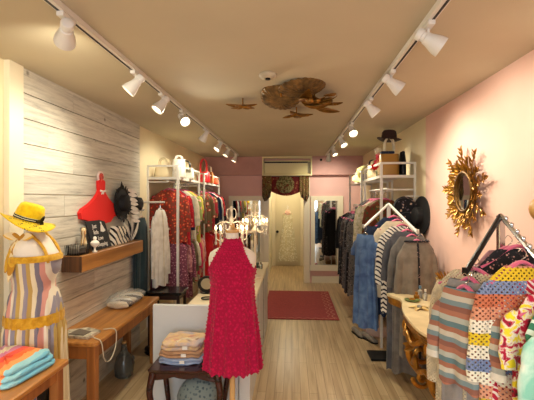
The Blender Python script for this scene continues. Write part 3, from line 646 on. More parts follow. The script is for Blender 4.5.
# ------------------------------------------------------------------ white counter
CW = plain('white_counter_paint', (218, 216, 210), .45)
t = thing('display_counter', 'long low white display counter behind the magenta dress', 'counter', (-.6, 4.0, 0))
MB().box((-.80, 2.96, 0), (-.32, 5.03, .75)).build('carcass', CW, t, smooth=False)
MB().box((-.82, 2.95, .75), (-.305, 5.05, .785), .006).build('countertop', plain('cream_countertop', (238, 224, 190), .35), t)
MB().box((-1.075, 2.915, 0), (-.41, 2.948, .79), .003).build('front_panel', plain('grey_white_board', (206, 208, 206), .5), t, smooth=False)
MB().box((-.40, 2.915, 0), (-.32, 2.955, .75)).build('corner_board', CW, t, smooth=False)
q = MB()
for y in (3.6, 4.3): q.box((-.321, y, .05), (-.316, y + .006, .73))
q.build('panel_seam', plain('shadow_gap_grey', (120, 116, 108), .7), t, smooth=False)

# standing chandelier lamps on the counter
CRY = plain('crystal_bead', (255, 244, 226), .08, trans=.55)
IVORY = plain('ivory_painted_metal', (236, 222, 196), .4)
FLAME = plain('candle_bulb_glow', (255, 226, 176), .3, emit=5)
def chandelier(label, cx, cy, z0, ztop, R):
    t = thing('chandelier_lamp', label, 'lamp', (cx, cy, z0), 'crystal lamps on the counter')
    zc = ztop - .25
    MB().lathe([(.07, 0), (.072, .012), (.05, .02), (.02, .03), (.012, .05), (.012, zc - z0 - .06), (.03, zc - z0 - .04), (.036, zc - z0 - .02), (.014, zc - z0 + .02), (.01, zc - z0 + .12), (.02, zc - z0 + .14), (.01, zc - z0 + .17)], (cx, cy, z0), (0, 0, 1), 20).build('stem', IVORY, t)
    n = 8
    for k in range(n):
        a = 2 * PI * k / n + .2; d = V((math.cos(a), math.sin(a), 0)); c = V((cx, cy, 0))
        P = [c + d * .02 + V((0, 0, zc)), c + d * R * .45 + V((0, 0, zc - .045)), c + d * R * .95 + V((0, 0, zc - .02)), c + d * R + V((0, 0, zc + .03))]
        arm = MB().tube(curve_pts(P, 5), .005, 6).build('arm', IVORY, t)
        P2 = [c + d * R * .95 + V((0, 0, zc - .02)), c + d * R * 1.05 + V((0, 0, zc + .08)), c + d * R * .6 + V((0, 0, zc + .13)), c + d * .02 + V((0, 0, zc + .12))]
        MB().tube(curve_pts(P2, 5), .004, 6).build('scroll', IVORY, arm)
        e = P[-1]
        MB().lathe([(.016, 0), (.018, .006), (.008, .008), (.008, .03)], e, (0, 0, 1), 10).build('candle_cup', IVORY, arm)
        MB().lathe([(.005, 0), (.011, .012), (.009, .026), (.001, .042)], e + V((0, 0, .03)), (0, 0, 1), 10).build('bulb', FLAME, arm)
        q = MB()
        for j in range(5): q.sphere(e + V((0, 0, -.018 - j * .017)), .008 if j < 4 else .012, 6, (1, 1, 1.5))
        q.build('crystal_drops', CRY, t); q = MB()
        m = c + d * R * .55 + V((0, 0, zc + .10))
        for j in range(5): q.sphere(m + V((0, 0, -.016 * j)), .008, 6)
        q.build('crystal_drops', CRY, t)
    q = MB()
    for s in (-1, 1):
        q.tube([V((cx + s * .022 + .02 * math.cos(u), cy, ztop - .05 + .045 * math.sin(u))) for u in [2 * PI * k / 16 for k in range(16)]], .004, 6, closed=True)
    q.tube([(cx, cy, zc + .16), (cx, cy, ztop)], .004, 6).sphere((cx, cy, ztop + .006), .009, 8)
    q.build('finial', IVORY, t)
    for dz, p in ((.06, 1.0),):
        ld = bpy.data.lights.new('candle_glow', 'POINT'); ld.energy = p; ld.color = (1, .82, .56); ld.shadow_soft_size = .05
        lo = bpy.data.objects.new('candle_glow', ld); C.objects.link(lo); lo.parent = t; lo.location = (0.05, -.06, zc + dz - z0)
chandelier('ivory crystal candelabra lamp behind the neck of magenta-dressed mannequin', -.53, 3.35, .786, 1.53, .135)
chandelier('ivory crystal candelabra lamp farther back, right of first lamp', -.385, 4.0, .786, 1.56, .125)
# small round mirror and bits on counter
t = thing('vanity_mirror', 'small round tabletop mirror with black rim on the counter', 'mirror', (-.75, 3.35, .786))
MB().lathe([(.055, 0), (.06, .006), (.02, .012), (.008, .02), (.008, .04)], (-.75, 3.35, .786), (0, 0, 1)).build('stand', BLACKMETAL, t)
ax = V((.25, -.8, .55)).normalized(); c = V((-.75, 3.35, .86))
MB().lathe([(.072, -.005), (.078, 0), (.072, .006)], c, ax, 28).build('rim', BLACKMETAL, t)
MB().lathe([(.068, .0055), (.001, .0075)], c, ax, 28).build('mirror_glass', MIRR, t)
tag(MB().lathe([(.02, 0), (.024, .01), (.024, .05), (.01, .06), (.01, .075), (.001, .076)], (-.37, 4.55, .786)).build('glass_jar', plain('clear_jar', (220, 225, 210), .05, trans=.8)), 'small clear jar near far end of the counter', 'jar')
tag(MB().box((-.46, 4.6, .786), (-.40, 4.7, .84), .006).build('trinket_box', plain('dark_green_box', (60, 74, 60), .5)), 'small dark green box at far end of the counter', 'box')
tag(MB().tube([V((-.70 + .04 * math.cos(u), 3.12 + .04 * math.sin(u), .795)) for u in [2 * PI * k / 20 for k in range(20)]], .006, 8, closed=True).build('bangle', BLACKMETAL), 'black bangle lying at near end of the counter', 'bangle')

# ------------------------------------------------------------------ mannequins
PROF = [(-1.4, .13, .10), (-.70, .125, .09), (-.62, .155, .11), (-.52, .16, .115), (-.44, .135, .10), (-.36, .118, .088), (-.28, .128, .095), (-.20, .15, .115), (-.13, .165, .115), (-.08, .172, .10), (-.045, .160, .082), (-.02, .125, .066), (.0, .082, .054), (.02, .055, .048), (.07, .046, .044), (.12, .045, .043)]
def form_at(z, s):
    z /= s
    for a, b_ in zip(PROF, PROF[1:]):
        if a[0] <= z <= b_[0]:
            u = (z - a[0]) / (b_[0] - a[0]); return (a[1] + (b_[1] - a[1]) * u) * s, (a[2] + (b_[2] - a[2]) * u) * s
def bump(z, s):
    z /= s
    return .02 * s * max(0, min(1, (-.08 - z) / .05, (z + .28) / .08))
def cling(z, s, w, off, n, extra=0):
    '''ring of cloth hugging the form at height z, w = its half width (None wraps the whole body)'''
    rx, ry = form_at(z, s); out = []
    for k in range(n):
        th = 2 * PI * k / n; c, q = math.cos(th), math.sin(th)
        if w is None or w >= rx: x = (rx + off) * c; y = (ry + off + (bump(z, s) if q < 0 else 0)) * q
        else:
            x = w * c; y = (ry * math.sqrt(1 - (x / rx) ** 2) + off + (bump(z, s) if q < 0 else 0)) * (1 if q > 0 else -1) * min(1, abs(q) * 4 + .55)
        out.append((x, y))
    return out
def torso(label, x, y, zneck, sc_=1.0, rot=0, mat=None, neckm=None, pole=True, base=True, poly=None, px=0, zbot=None):
    t = thing('dress_form', label, 'mannequin', (x, y, 0)); t.rotation_euler[2] = rot
    o = V((x, y, zneck)); s = sc_
    prof = [(-.70, .125, .09), (-.62, .155, .11), (-.52, .16, .115), (-.44, .135, .10), (-.36, .118, .088), (-.28, .128, .095), (-.20, .15, .115), (-.13, .165, .115), (-.08, .172, .10), (-.045, .160, .082), (-.02, .125, .066), (.0, .082, .054), (.02, .055, .048), (.07, .046, .044), (.10, .045, .043)]
    n = 32; R = []
    for z, rx, ry in prof:
        R.append([o + V((math.cos(2 * PI * k / n) * rx * s, math.sin(2 * PI * k / n) * ry * s - (.02 * s if -.25 < z < -.12 and math.sin(2 * PI * k / n) < 0 else 0), z * s)) for k in range(n)])
    MB().loft(R).build('torso', mat, t, smooth=180)
    MB().lathe([(.046 * s, .10 * s), (.05 * s, .105 * s), (.05 * s, .118 * s), (.03 * s, .128 * s), (.016 * s, .14 * s), (.02 * s, .155 * s), (.001, .17 * s)], o).build('neck_cap', neckm, t)
    if pole:
        MB().lathe([(.022, .03), (.022, .1), (.018, .12), (.018, zneck - .66 * s)], (x + px, y, 0), (0, 0, 1)).build('pole', neckm, t)
        MB().lathe([(.13, 0), (.135, .012), (.11, .022), (.03, .035)], (x + px, y, 0), (0, 0, 1), 28).build('base', neckm, t)
    return t
FORM = plain('white_mannequin_cloth', (226, 218, 204), .8, bump=.1, bscale=120)
FORMW = wood('pale_mannequin_wood', (196, 150, 92), (214, 172, 112), .5, 'Z')
MX, MY, MZ = -.385, 2.47, 1.30
torso('white mannequin on wooden pole wearing the magenta halter dress', MX, MY, MZ, .90, 0, FORM, FORMW)
# magenta dress: halter top, flaring crochet skirt
MAG = fabric('magenta_crochet_lace', 'floral', [(196, 16, 74), (180, 12, 66), (158, 8, 56)], 42, bump=.5)
n = 132; R = []; o = V((MX, MY, 0)); HS = .90
top = [(.05, None, .007), (.03, None, .008), (.012, .066, .008), (-.01, .078, .009), (-.035, .092, .010), (-.065, .108, .011), (-.095, .124, .012), (-.12, .138, .012), (-.15, None, .013), (-.20, None, .015)]
for z, w_, off in top:
    R.append([o + V((x, y, MZ + z)) for x, y in cling(z, HS, w_, off, n)])
zz = [(MZ - .26, .139, .115), (MZ - .33, .143, .115), (MZ - .42, .152, .12), (MZ - .52, .163, .126), (MZ - .62, .172, .13), (MZ - .72, .178, .135), (MZ - .785, .182, .138)]
def skirt_r(th, i): return 1 + .075 * min(1, (i + .6) / 5) * (math.sin(11 * th + .1 * i) + .4 * math.sin(23 * th + 1))
for i, (z, rx, ry) in enumerate(zz):
    R.append([o + V((math.cos(2 * PI * k / n) * rx * skirt_r(2 * PI * k / n, i), math.sin(2 * PI * k / n) * ry * skirt_r(2 * PI * k / n, i), z + (.008 * math.sin(k * 1.43) if i == len(zz) - 1 else 0))) for k in range(n)])
md = MB().loft(R, False, False).build('halter_dress', MAG, None, smooth=180, origin=(MX, MY, MZ))
tag(md, 'sleeveless magenta crochet halter dress on white mannequin', 'dress')
# raised little flowers all over the lace (surface relief, one part)
q = MB(); rnd = random.Random(9)
for i in range(len(R) - 1):
    for rr in range(4 if i > 9 else 2):
        u = rr / (4 if i > 9 else 2); m = 36
        for k in range(m):
            j = (k + .5 * (rr % 2)) / m * n; j0 = int(j) % n
            p = R[i][j0].lerp(R[i + 1][j0], u); d_ = p - V((MX, MY, p.z)); p = V((MX, MY, p.z)) + d_ * 1.01
            if d_.y > .05: continue
            q.sphere(p + V((0, 0, rnd.uniform(-.004, .004))), rnd.uniform(.004, .0065), 5, (1, .6, 1))
q.build('crochet_relief', fabric('magenta_crochet_yarn', 'solid', [(190, 14, 72), (176, 10, 64)]), md)
MB().tube([V((MX + math.cos(u) * .05, MY + math.sin(u) * .048, MZ + .045)) for u in [2 * PI * k / 24 for k in range(24)]], .007, 8, closed=True).build('neckband', MAG, md)

# left mannequin with striped dress
LX, LY, LZ = -1.475, 2.12, 1.40
torso('white mannequin in striped sundress and yellow hat at left wall', LX, LY, LZ, .92, 1.75, FORM, FORMW, zbot=0)
SUN = fabric('vertical_striped_sundress', 'stripe', [(220, 206, 170), (186, 156, 84), (146, 140, 150), (224, 214, 192), (206, 148, 134), (122, 118, 132), (222, 210, 176), (180, 150, 84), (146, 138, 148)], .17, axis='Y')
def dress_loft(rings, mat, name, folds, amp, parent=None, org=None, n=140, rot=.5):
    R = []
    for i, (z, rx, ry, am) in enumerate(rings):
        r = []
        for k in range(n):
            th = 2 * PI * k / n; f = 1 + am * amp * (math.sin(folds * th) + .5 * math.sin((2 * folds + 3) * th + 1))
            p = V((math.cos(th) * rx * f, math.sin(th) * ry * f, 0)); p.rotate(Matrix.Rotation(0, 3, 'Z'))
            r.append(V((LX, LY, z)) + p)
        R.append(r)
    return MB().loft(R, False, False).build(name, mat, parent, smooth=180, origin=org)
S2 = .92
R = []
for z, off in ((-.125, .010), (-.16, .012), (-.20, .014), (-.26, .016), (-.30, .018)):
    R.append([V((LX + x, LY + y, LZ + z)) for x, y in cling(z, S2, None, off, 140)])
for z, rx, ry, am in ((LZ - .33, .136, .118, .5), (LZ - .37, .142, .128, .8), (LZ - .41, .15, .138, 1), (LZ - .445, .154, .144, .8)):
    R.append([V((LX + math.cos(2 * PI * k / 140) * rx * (1 + .045 * am * math.sin(16 * 2 * PI * k / 140)), LY + math.sin(2 * PI * k / 140) * ry * (1 + .045 * am * math.sin(16 * 2 * PI * k / 140)), z)) for k in range(140)])
sd = MB().loft(R, False, False).build('striped_sundress', SUN, None, smooth=180, origin=(LX, LY, LZ))
sd.rotation_euler[2] = 1.75
tag(sd, 'pastel and mustard vertically striped sundress with ochre bands', 'dress')
MUST = fabric('mustard_braid', 'mottle', [(186, 136, 30), (212, 166, 48)], 40)
dress_loft([(LZ - .435, .157, .147, .6), (LZ - .465, .16, .150, .6), (LZ - .495, .16, .150, .6)], MUST, 'waist_band', 16, .03, parent=sd)
dress_loft([(LZ - .49, .156, .146, .8), (LZ - .54, .163, .154, 1.1), (LZ - .85, .17, .162, 1.3), (LZ - 1.0, .174, .164, 1.5), (LZ - 1.14, .176, .166, 1.6)], SUN, 'lower_tier', 21, .05, parent=sd)
def onform(x, z, side, off=.008):
    rx, ry = form_at(z, S2); x = max(-rx * .98, min(rx * .98, x))
    return V((LX + x, LY + side * (ry * math.sqrt(1 - (x / rx) ** 2) + off + (bump(z, S2) if side < 0 else 0)), LZ + z))
for s_ in (-1, 1):
    P = [onform(s_ * .085, -.15, -1), onform(s_ * .085, -.09, -1), onform(s_ * .085, -.05, -1), onform(s_ * .085, -.018, -1, .006), V((LX + s_ * .085, LY, LZ + .012)), onform(s_ * .085, -.05, 1), onform(s_ * .085, -.12, 1)]
    MB().tube(curve_pts(P, 5), .016, 8, flat=.4).build('shoulder_strap', MUST, sd)
MB().loft([[V((LX + x, LY + y, LZ + z)) for x, y in cling(z, S2, None, off, 80)] for z, off in ((-.105, .012), (-.12, .018), (-.14, .018))], False, False).build('neckline_band', MUST, sd, smooth=180)
b = MB(); bx = V((LX - .10, LY + .03, LZ - .005))
for d, L in (((-.25, .35, -1), .20), ((-.45, .1, -1), .24), ((-.3, .9, .2), .08), ((-.3, -.9, .1), .08)):
    leaf(b, bx, d, (-1, 0, .3), L, .022, .1)
b.build('tied_bow', fabric('striped_tie_cloth', 'stripe', [(206, 160, 50), (226, 206, 160), (176, 126, 40)], .03, axis='X'), sd)
# yellow hat resting on the neck
YEL = fabric('bright_yellow_straw', 'solid', [(236, 200, 22), (220, 178, 12)], 3)
LEO = fabric('yellow_leopard_brim', 'floral', [(232, 200, 30), (70, 76, 20), (236, 204, 34), (226, 190, 24)], 34)
hx, hy, hz = LX - .025, LY - .02, LZ + .085
t = thing('sun_hat', 'bright yellow straw hat with striped ribbon on left mannequin', 'hat', (hx, hy, hz)); t.rotation_euler = (-.08, .30, 0)
n = 40
def hring(r, z, wav=0, ry=.9, sd=0): return [V((hx, hy, hz)) + V((math.cos(2 * PI * k / n) * r * .92, math.sin(2 * PI * k / n) * r * ry * .92, z + wav * math.sin(2 * (2 * PI * k / n) + sd))) for k in range(n)]
MB().loft([hring(.085, .0), hring(.083, .03), hring(.078, .06), hring(.07, .085), hring(.055, .096), hring(.03, .088), hring(.002, .082)], False, True).build('crown', YEL, t, smooth=180)
MB().loft([hring(.083, .0), hring(.11, -.006, .006), hring(.14, -.012, .014), hring(.16, -.012, .02), hring(.158, -.017, .02), hring(.12, -.014, .008), hring(.083, -.006)], False, False).build('brim', LEO, t, smooth=180)
MB().loft([hring(.087, .004), hring(.0865, .014), hring(.0855, .024)], False, False).build('hat_ribbon', fabric('black_white_ribbon', 'stripe', [(24, 24, 24), (24, 24, 24), (220, 216, 180)], .011), t, smooth=180)
b = MB()
for a in (0, 2.1, 3.7): leaf(b, (hx + .082, hy - .02, hz + .016), (.2, -math.cos(a), math.sin(a)), (1, 0, 0), .04, .012, .1)
b.build('ribbon_bow', BLACKMETAL, t)

# ------------------------------------------------------------------ wooden wall shelf and its things
OAK = wood('honey_oak', (140, 90, 42), (178, 122, 62), .35, 'Y')
OAKD = wood('dark_end_grain', (70, 42, 24), (104, 66, 36), .5, 'Z')
t = thing('wall_shelf', 'thick honey-coloured wooden shelf on the board wall', 'shelf', (-1.6, 3.28, 1.07))
MB().box((XL + .021, 2.71, 1.07), (-1.525, 3.86, 1.19), .004).build('beam', OAK, t, smooth=False)
MB().box((XL + .022, 2.703, 1.072), (-1.527, 2.711, 1.188)).build('end_grain', OAKD, t, smooth=False)
ZS = 1.191
# red dress-shaped sign
RED = plain('bright_red_felt', (226, 34, 30), .8)
t = thing('dress_cutout', 'red gown-shaped wall decoration hung above the wooden shelf', 'wall decoration', (XL + .02, 3.26, 1.41))
x = XL + .022
prof = [(1.76, .052), (1.72, .050), (1.685, .044), (1.66, .06), (1.62, .11), (1.58, .18), (1.55, .25), (1.53, .31), (1.50, .345)]
hemz = [(.33, 1.46), (.22, 1.445), (.15, 1.40), (0, 1.39), (-.15, 1.40), (-.22, 1.43), (-.33, 1.45)]
L_ = [(3.255 + w, z) for z, w in prof] + [(3.255 + y, z) for y, z in hemz] + [(3.255 - w, z) for z, w in reversed(prof)] + [(3.225, 1.775), (3.255, 1.755), (3.285, 1.775)]
MB().prism([(x, y, z) for y, z in L_], (.03, 0, 0)).build('gown', RED, t, smooth=False)
MB().lathe([(.052, 0), (.052, .012), (.001, .014)], (x + .005, 3.255, 1.80), (1, 0, 0), 20).build('bust', plain('blush_white', (236, 214, 208), .7), t)
MB().lathe([(.034, 0), (.034, .006), (.001, .007)], (x + .018, 3.255, 1.80), (1, 0, 0), 20).build('necklace', plain('red_white_dots', (206, 70, 60), .7, var=.4, vscale=90), t)
b = MB().tube([(x + .034, 3.21, 1.68), (x + .038, 3.255, 1.675), (x + .034, 3.30, 1.68)], .008, 8)
leaf(b, (x + .036, 3.255, 1.675), (0, .6, -.8), (1, 0, 0), .035, .01); leaf(b, (x + .036, 3.255, 1.675), (0, -.6, -.8), (1, 0, 0), .035, .01)
b.build('white_sash', plain('white_satin', (240, 232, 226), .5), t)
# chalkboard sign leaning
t = thing('chalkboard_sign', 'small black lettered chalkboard sign with dress sketch on wooden shelf', 'sign', (-1.60, 3.1, ZS))
# leaning board plane: faces +X/-Y a bit
def sp(u, v, off=0):  # u along board width (0..1), v up (0..1)
    base = V((-1.575, 2.955, ZS)); r = V((-.0, .34, 0)) + V((-.02, 0, 0)); up = V((-.07, 0, .235))
    nrm = r.cross(up).normalized(); nrm = nrm if nrm.x > 0 else -nrm
    return base + r * u + up * v + nrm * off
MB().loft([[sp(0, 0, 0), sp(1, 0, 0), sp(1, 1, 0), sp(0, 1, 0)], [sp(0, 0, .012), sp(1, 0, .012), sp(1, 1, .012), sp(0, 1, .012)]]).build('board', plain('chalkboard_black', (24, 22, 24), .7), t, smooth=False)
CHALK = plain('white_chalk', (226, 222, 214), .9)
def text(txt, p, size, rotm, mat, parent, name='lettering'):
    cu = bpy.data.curves.new(name, 'FONT'); cu.body = txt; cu.size = size; cu.extrude = .0006; cu.align_x = 'CENTER'; cu.shear = .2
    tmp = bpy.data.objects.new('tmp', cu); C.objects.link(tmp)
    me = bpy.data.meshes.new_from_object(tmp.evaluated_get(bpy.context.evaluated_depsgraph_get()))
    bpy.data.objects.remove(tmp)
    me.materials.clear(); me.materials.append(mat)
    ob = bpy.data.objects.new(name, me); C.objects.link(ob); ob.parent = parent
    ob.matrix_local = Matrix.Translation(V(p) - ABS[parent.name]) @ rotm.to_4x4(); ABS[ob.name] = V(p); return ob
rx_ = (sp(1, 0) - sp(0, 0)).normalized(); uy_ = (sp(0, 1) - sp(0, 0)).normalized(); nz_ = rx_.cross(uy_)
RM = Matrix((rx_, uy_, nz_)).transposed()
for tx, u, vv, s in (('Just', .34, .74, .05), ('little', .34, .53, .05), ('Love', .5, .31, .05), ('Shopping', .52, .10, .05)):
    text(tx, sp(u, vv, .0125), s, RM, CHALK, t)
b = MB(); dz = [(.70, .93), (.72, .84), (.68, .78), (.60, .60), (.74, .56), (.88, .60), (.80, .78), (.76, .84), (.78, .93)]
b.prism([sp(u, v, .0125) for u, v in dz], nz_ * .0015); b.build('dress_sketch', CHALK, t, smooth=False)
# little things on the shelf
t = thing('wire_basket', 'small dark wire basket at near end of wooden shelf', 'basket', (-1.61, 2.79, ZS))
b = MB()
for k in range(9):
    b.tube([(-1.66 + .1 * k / 8, 2.73, ZS), (-1.665 + .11 * k / 8, 2.725, ZS + .075)], .0025, 5).tube([(-1.66 + .1 * k / 8, 2.86, ZS), (-1.665 + .11 * k / 8, 2.865, ZS + .075)], .0025, 5)
    b.tube([(-1.66, 2.73 + .13 * k / 8, ZS), (-1.665, 2.725 + .14 * k / 8, ZS + .075)], .0025, 5).tube([(-1.56, 2.73 + .13 * k / 8, ZS), (-1.555, 2.725 + .14 * k / 8, ZS + .075)], .0025, 5)
b.build('wires', BLACKMETAL, t)
MB().box((-1.66, 2.73, ZS), (-1.56, 2.86, ZS + .006)).build('basket_base', BLACKMETAL, t, smooth=False)
MB().box((-1.65, 2.74, ZS + .007), (-1.57, 2.85, ZS + .06), .01).build('lining', plain('grey_lining', (130, 122, 112), .9), t)
t = thing('tassel_doll', 'tan and white tasselled ornament on shelf beside the sign', 'ornament', (-1.62, 2.90, ZS))
MB().lathe([(.03, 0), (.034, .02), (.022, .09), (.012, .13), (.02, .15), (.018, .17), (.001, .18)], (-1.62, 2.90, ZS)).build('body', fabric('tan_tassel', 'stripe', [(200, 170, 120), (230, 214, 180), (150, 110, 70)], .02, axis='X'), t)
MB().sphere((-1.62, 2.90, ZS + .175), .02).build('head', plain('pale_wood_bead', (222, 196, 150), .5), t)
t = thing('figurine', 'small white bust figurine standing before the chalkboard sign', 'figurine', (-1.545, 2.93, ZS))
MB().lathe([(.018, 0), (.02, .008), (.008, .014), (.007, .035), (.03, .055), (.034, .075), (.022, .088), (.009, .095)], (-1.545, 2.93, ZS)).build('bust', plain('white_ceramic', (238, 232, 222), .3), t)
MB().sphere((-1.545, 2.93, ZS + .108), .014, 10, (1, 1, 1.2)).build('head', plain('white_ceramic', (238, 232, 222), .3), t)
ZEB = fabric('zebra_print', 'slash', [(236, 228, 210), (24, 22, 24)], 9)
t = thing('clutch_bag', 'zebra-print clutch bag standing on wooden shelf right of the sign', 'bag', (-1.59, 3.47, ZS))
MB().prism([(-1.66, 3.36, ZS), (-1.66, 3.66, ZS), (-1.66, 3.62, ZS + .15), (-1.66, 3.43, ZS + .17)], (.07, 0, 0)).build('body', ZEB, t, smooth=False)
MB().prism([(-1.589, 3.41, ZS + .15), (-1.589, 3.62, ZS + .13), (-1.589, 3.5, ZS + .05)], (.008, 0, 0)).build('flap', ZEB, t, smooth=False)
t = thing('fascinator', 'white and black feather fan leaning at far end of shelf', 'hat', (-1.58, 3.66, ZS))
for k in range(6):
    b = MB(); a = -.9 + k * .3; leaf(b, (-1.58, 3.70, ZS + .01), (.05 * k, math.sin(a), math.cos(a)), (1, 0, 0), .22, .022, .15); b.build('feather', CLOTH['white'] if k % 2 else CLOTH['black'], t)
# black feathered hat and flat black hat hung on the boards
BF = plain('black_feather', (18, 17, 20), .7)
t = thing('feathered_hat', 'large black hat with white ruffled feathers on the board wall', 'hat', (XL + .03, 3.62, 1.58))
b = MB(); c = V((XL + .05, 3.62, 1.57))
b.lathe([(.155, 0), (.16, .006), (.155, .014), (.085, .02), (.08, .07), (.06, .085), (.001, .088)], c, (1, 0, 0), 32); b.build('crown_and_brim', BF, t)
b = MB(); r = random.Random(4)
for k in range(26):
    a = 2 * PI * k / 26; leaf(b, c + V((.012, .12 * math.cos(a), .12 * math.sin(a))), (r.uniform(.1, .5), math.cos(a), math.sin(a)), (1, 0, 0), r.uniform(.05, .09), .016, .1)
b.build('black_plume', BF, t)
for k in range(8):
    b = MB(); z = 1.70 - k * .042; leaf(b, (XL + .13, 3.60 + .012 * k, z), (.3, .9, -.3 + .1 * (k % 2)), (1, 0, 0), .10, .020, -.2); b.build('white_ruffle', CLOTH['white'], t)
t = thing('brimmed_hat', 'plain black felt hat hung at right end of the board wall', 'hat', (XL + .03, 3.98, 1.50))
c = V((XL + .024, 3.98, 1.56)); MB().lathe([(.115, 0), (.12, .006), (.11, .012), (.07, .016), (.066, .08), (.05, .09), (.001, .092)], c, (1, 0, 0), 32).build('felt', BF, t)
MB().lathe([(.071, .018), (.0705, .034)], c, (1, 0, 0), 32, caps=False).build('hat_band', plain('grey_hat_band', (70, 66, 66), .6), t)
# ------------------------------------------------------------------ long wooden bench-table
HON = wood('honey_pine', (160, 102, 46), (200, 138, 68), .28, 'Y', 1.0)
HONZ = wood('honey_pine_leg', (138, 82, 38), (176, 112, 56), .35, 'Z', 1.0)
def table(label, x0, x1, y0, y1, zt, leg=.06, inset=.02, r=.03, name='console_table', mt=HON, ml=HONZ, legs=((0, 0), (1, 0), (0, 1), (1, 1)), apron=.09):
    t = thing(name, label, 'table', ((x0 + x1) / 2, (y0 + y1) / 2, 0))
    def rr(z, k):
        pts = []
        for cx, cy, a0 in ((x1 - r, y1 - r, 0), (x0 + r, y1 - r, 1), (x0 + r, y0 + r, 2), (x1 - r, y0 + r, 3)):
            for j in range(6):
                a = (a0 + j / 5) * PI / 2; pts.append(V((cx + (r - k) * math.cos(a), cy + (r - k) * math.sin(a), z)))
        return pts
    MB().loft([rr(zt - .03, .006), rr(zt - .024, 0), rr(zt - .006, 0), rr(zt, .005)]).build('tabletop', mt, t, smooth=30)
    i = inset
    g_ = i + leg
    MB().box((x0 + g_, y0 + i + .006, zt - .03 - apron), (x1 - g_, y0 + i + .024, zt - .031)).box((x0 + g_, y1 - i - .024, zt - .03 - apron), (x1 - g_, y1 - i - .006, zt - .031)).box((x0 + i + .006, y0 + g_, zt - .03 - apron), (x0 + i + .024, y1 - g_, zt - .031)).box((x1 - i - .024, y0 + g_, zt - .03 - apron), (x1 - i - .006, y1 - g_, zt - .031)).build('apron', ml, t, smooth=False)
    for a, b_ in legs:
        lx = x0 + i if a == 0 else x1 - i - leg; ly = y0 + i if b_ == 0 else y1 - i - leg
        MB().box((lx, ly, 0), (lx + leg, ly + leg, zt - .031), .004).build('leg', ml, t, smooth=False)
    return t
table('long narrow honey-coloured wooden table along the board wall', XL + .022, -1.31, 2.50, 3.76, .64)
table('wooden table in left front corner under the folded crochet blanket', XL + .005, -1.19, 1.1, 1.99, .75, leg=.05, legs=((0, 0), (1, 0), (1, 1)), r=.01, apron=.06, name='side_table')
tag(MB().box((-1.31, 1.90, 0), (-1.265, 1.94, .655)).build('display_post', BLACKMETAL, smooth=False), 'slim black post standing beneath the left front table', 'post')

def folded(name, label, cat, x0, x1, y0, y1, z, layers, mats, rot=0, th=.022, sd=0, group=None):
    t = thing(name, label, cat, ((x0 + x1) / 2, (y0 + y1) / 2, z), group); t.rotation_euler[2] = rot
    r = random.Random(sd)
    for i in range(layers):
        m = mats[i % len(mats)]; z0 = z + i * th; n = 40; R = []
        j = r.uniform(-.006, .006)
        hx_, hy_ = (x1 - x0) / 2, (y1 - y0) / 2; c = V(((x0 + x1) / 2 + j, (y0 + y1) / 2 - j, 0))
        for rr_, zz_ in ((.93, .001), (.985, th * .25), (1.0, th * .5), (.985, th * .8), (.93, th * .98), (.6, th * 1.02), (.02, th * 1.05)):
            R.append([c + V((hx_ * rr_ * abs(math.cos(2 * PI * k / n)) ** .35 * (1 if math.cos(2 * PI * k / n) > 0 else -1), hy_ * rr_ * abs(math.sin(2 * PI * k / n)) ** .35 * (1 if math.sin(2 * PI * k / n) > 0 else -1), z0 + zz_ + .003 * math.sin(k * .8 + i) * (1 if zz_ > th * .2 else 0))) for k in range(n)])
        MB().loft(R).build('folded_layer', m, t, smooth=180)
    return t
BL = fabric('rainbow_crochet_blanket', 'crochet', [(238, 228, 206), (240, 200, 196), (214, 160, 196), (240, 226, 204), (214, 130, 170), (232, 80, 60), (240, 110, 50), (244, 160, 90), (150, 206, 216), (120, 190, 214), (150, 206, 216)], .44, axis='X', bump=.8)
t = thing('crochet_blanket', 'folded rainbow-striped crochet blanket with pale blue edge', 'blanket', (-1.605, 1.80, .751))
for i, (w, zz_) in enumerate(((.0, 0), (.006, .026), (.018, .052))):
    b = MB(); R = []; n = 48; M_ = Matrix.Rotation(-.14, 3, 'Z')
    for rr_, z_ in ((.94, .001), (.985, .008), (1, .014), (.985, .022), (.93, .026), (.6, .029), (.02, .03)):
        R.append([V((-1.405, 1.80, .751 + zz_)) + M_ @ V(((.175 - w) * rr_ * abs(math.cos(2 * PI * k / n)) ** .3 * (1 if math.cos(2 * PI * k / n) > 0 else -1), (.165 - w) * rr_ * abs(math.sin(2 * PI * k / n)) ** .3 * (1 if math.sin(2 * PI * k / n) > 0 else -1), z_ + (.004 * math.sin(k * 1.3 + i * 2) if z_ > .01 else 0))) for k in range(n)])
    b.loft(R).build('folded_layer', BL, t, smooth=180)
b = MB(); r = random.Random(8)
for k in range(26): b.sphere((-1.40 + .05 * math.cos(k * .7) + r.uniform(-.015, .015), 1.56 + .035 * math.sin(k * .7) + r.uniform(-.015, .015), .757 + r.uniform(0, .008)), .008, 8)
tag(b.build('bead_necklace', plain('red_beads', (190, 20, 24), .25)), 'coiled red bead necklace on the left front table', 'necklace')

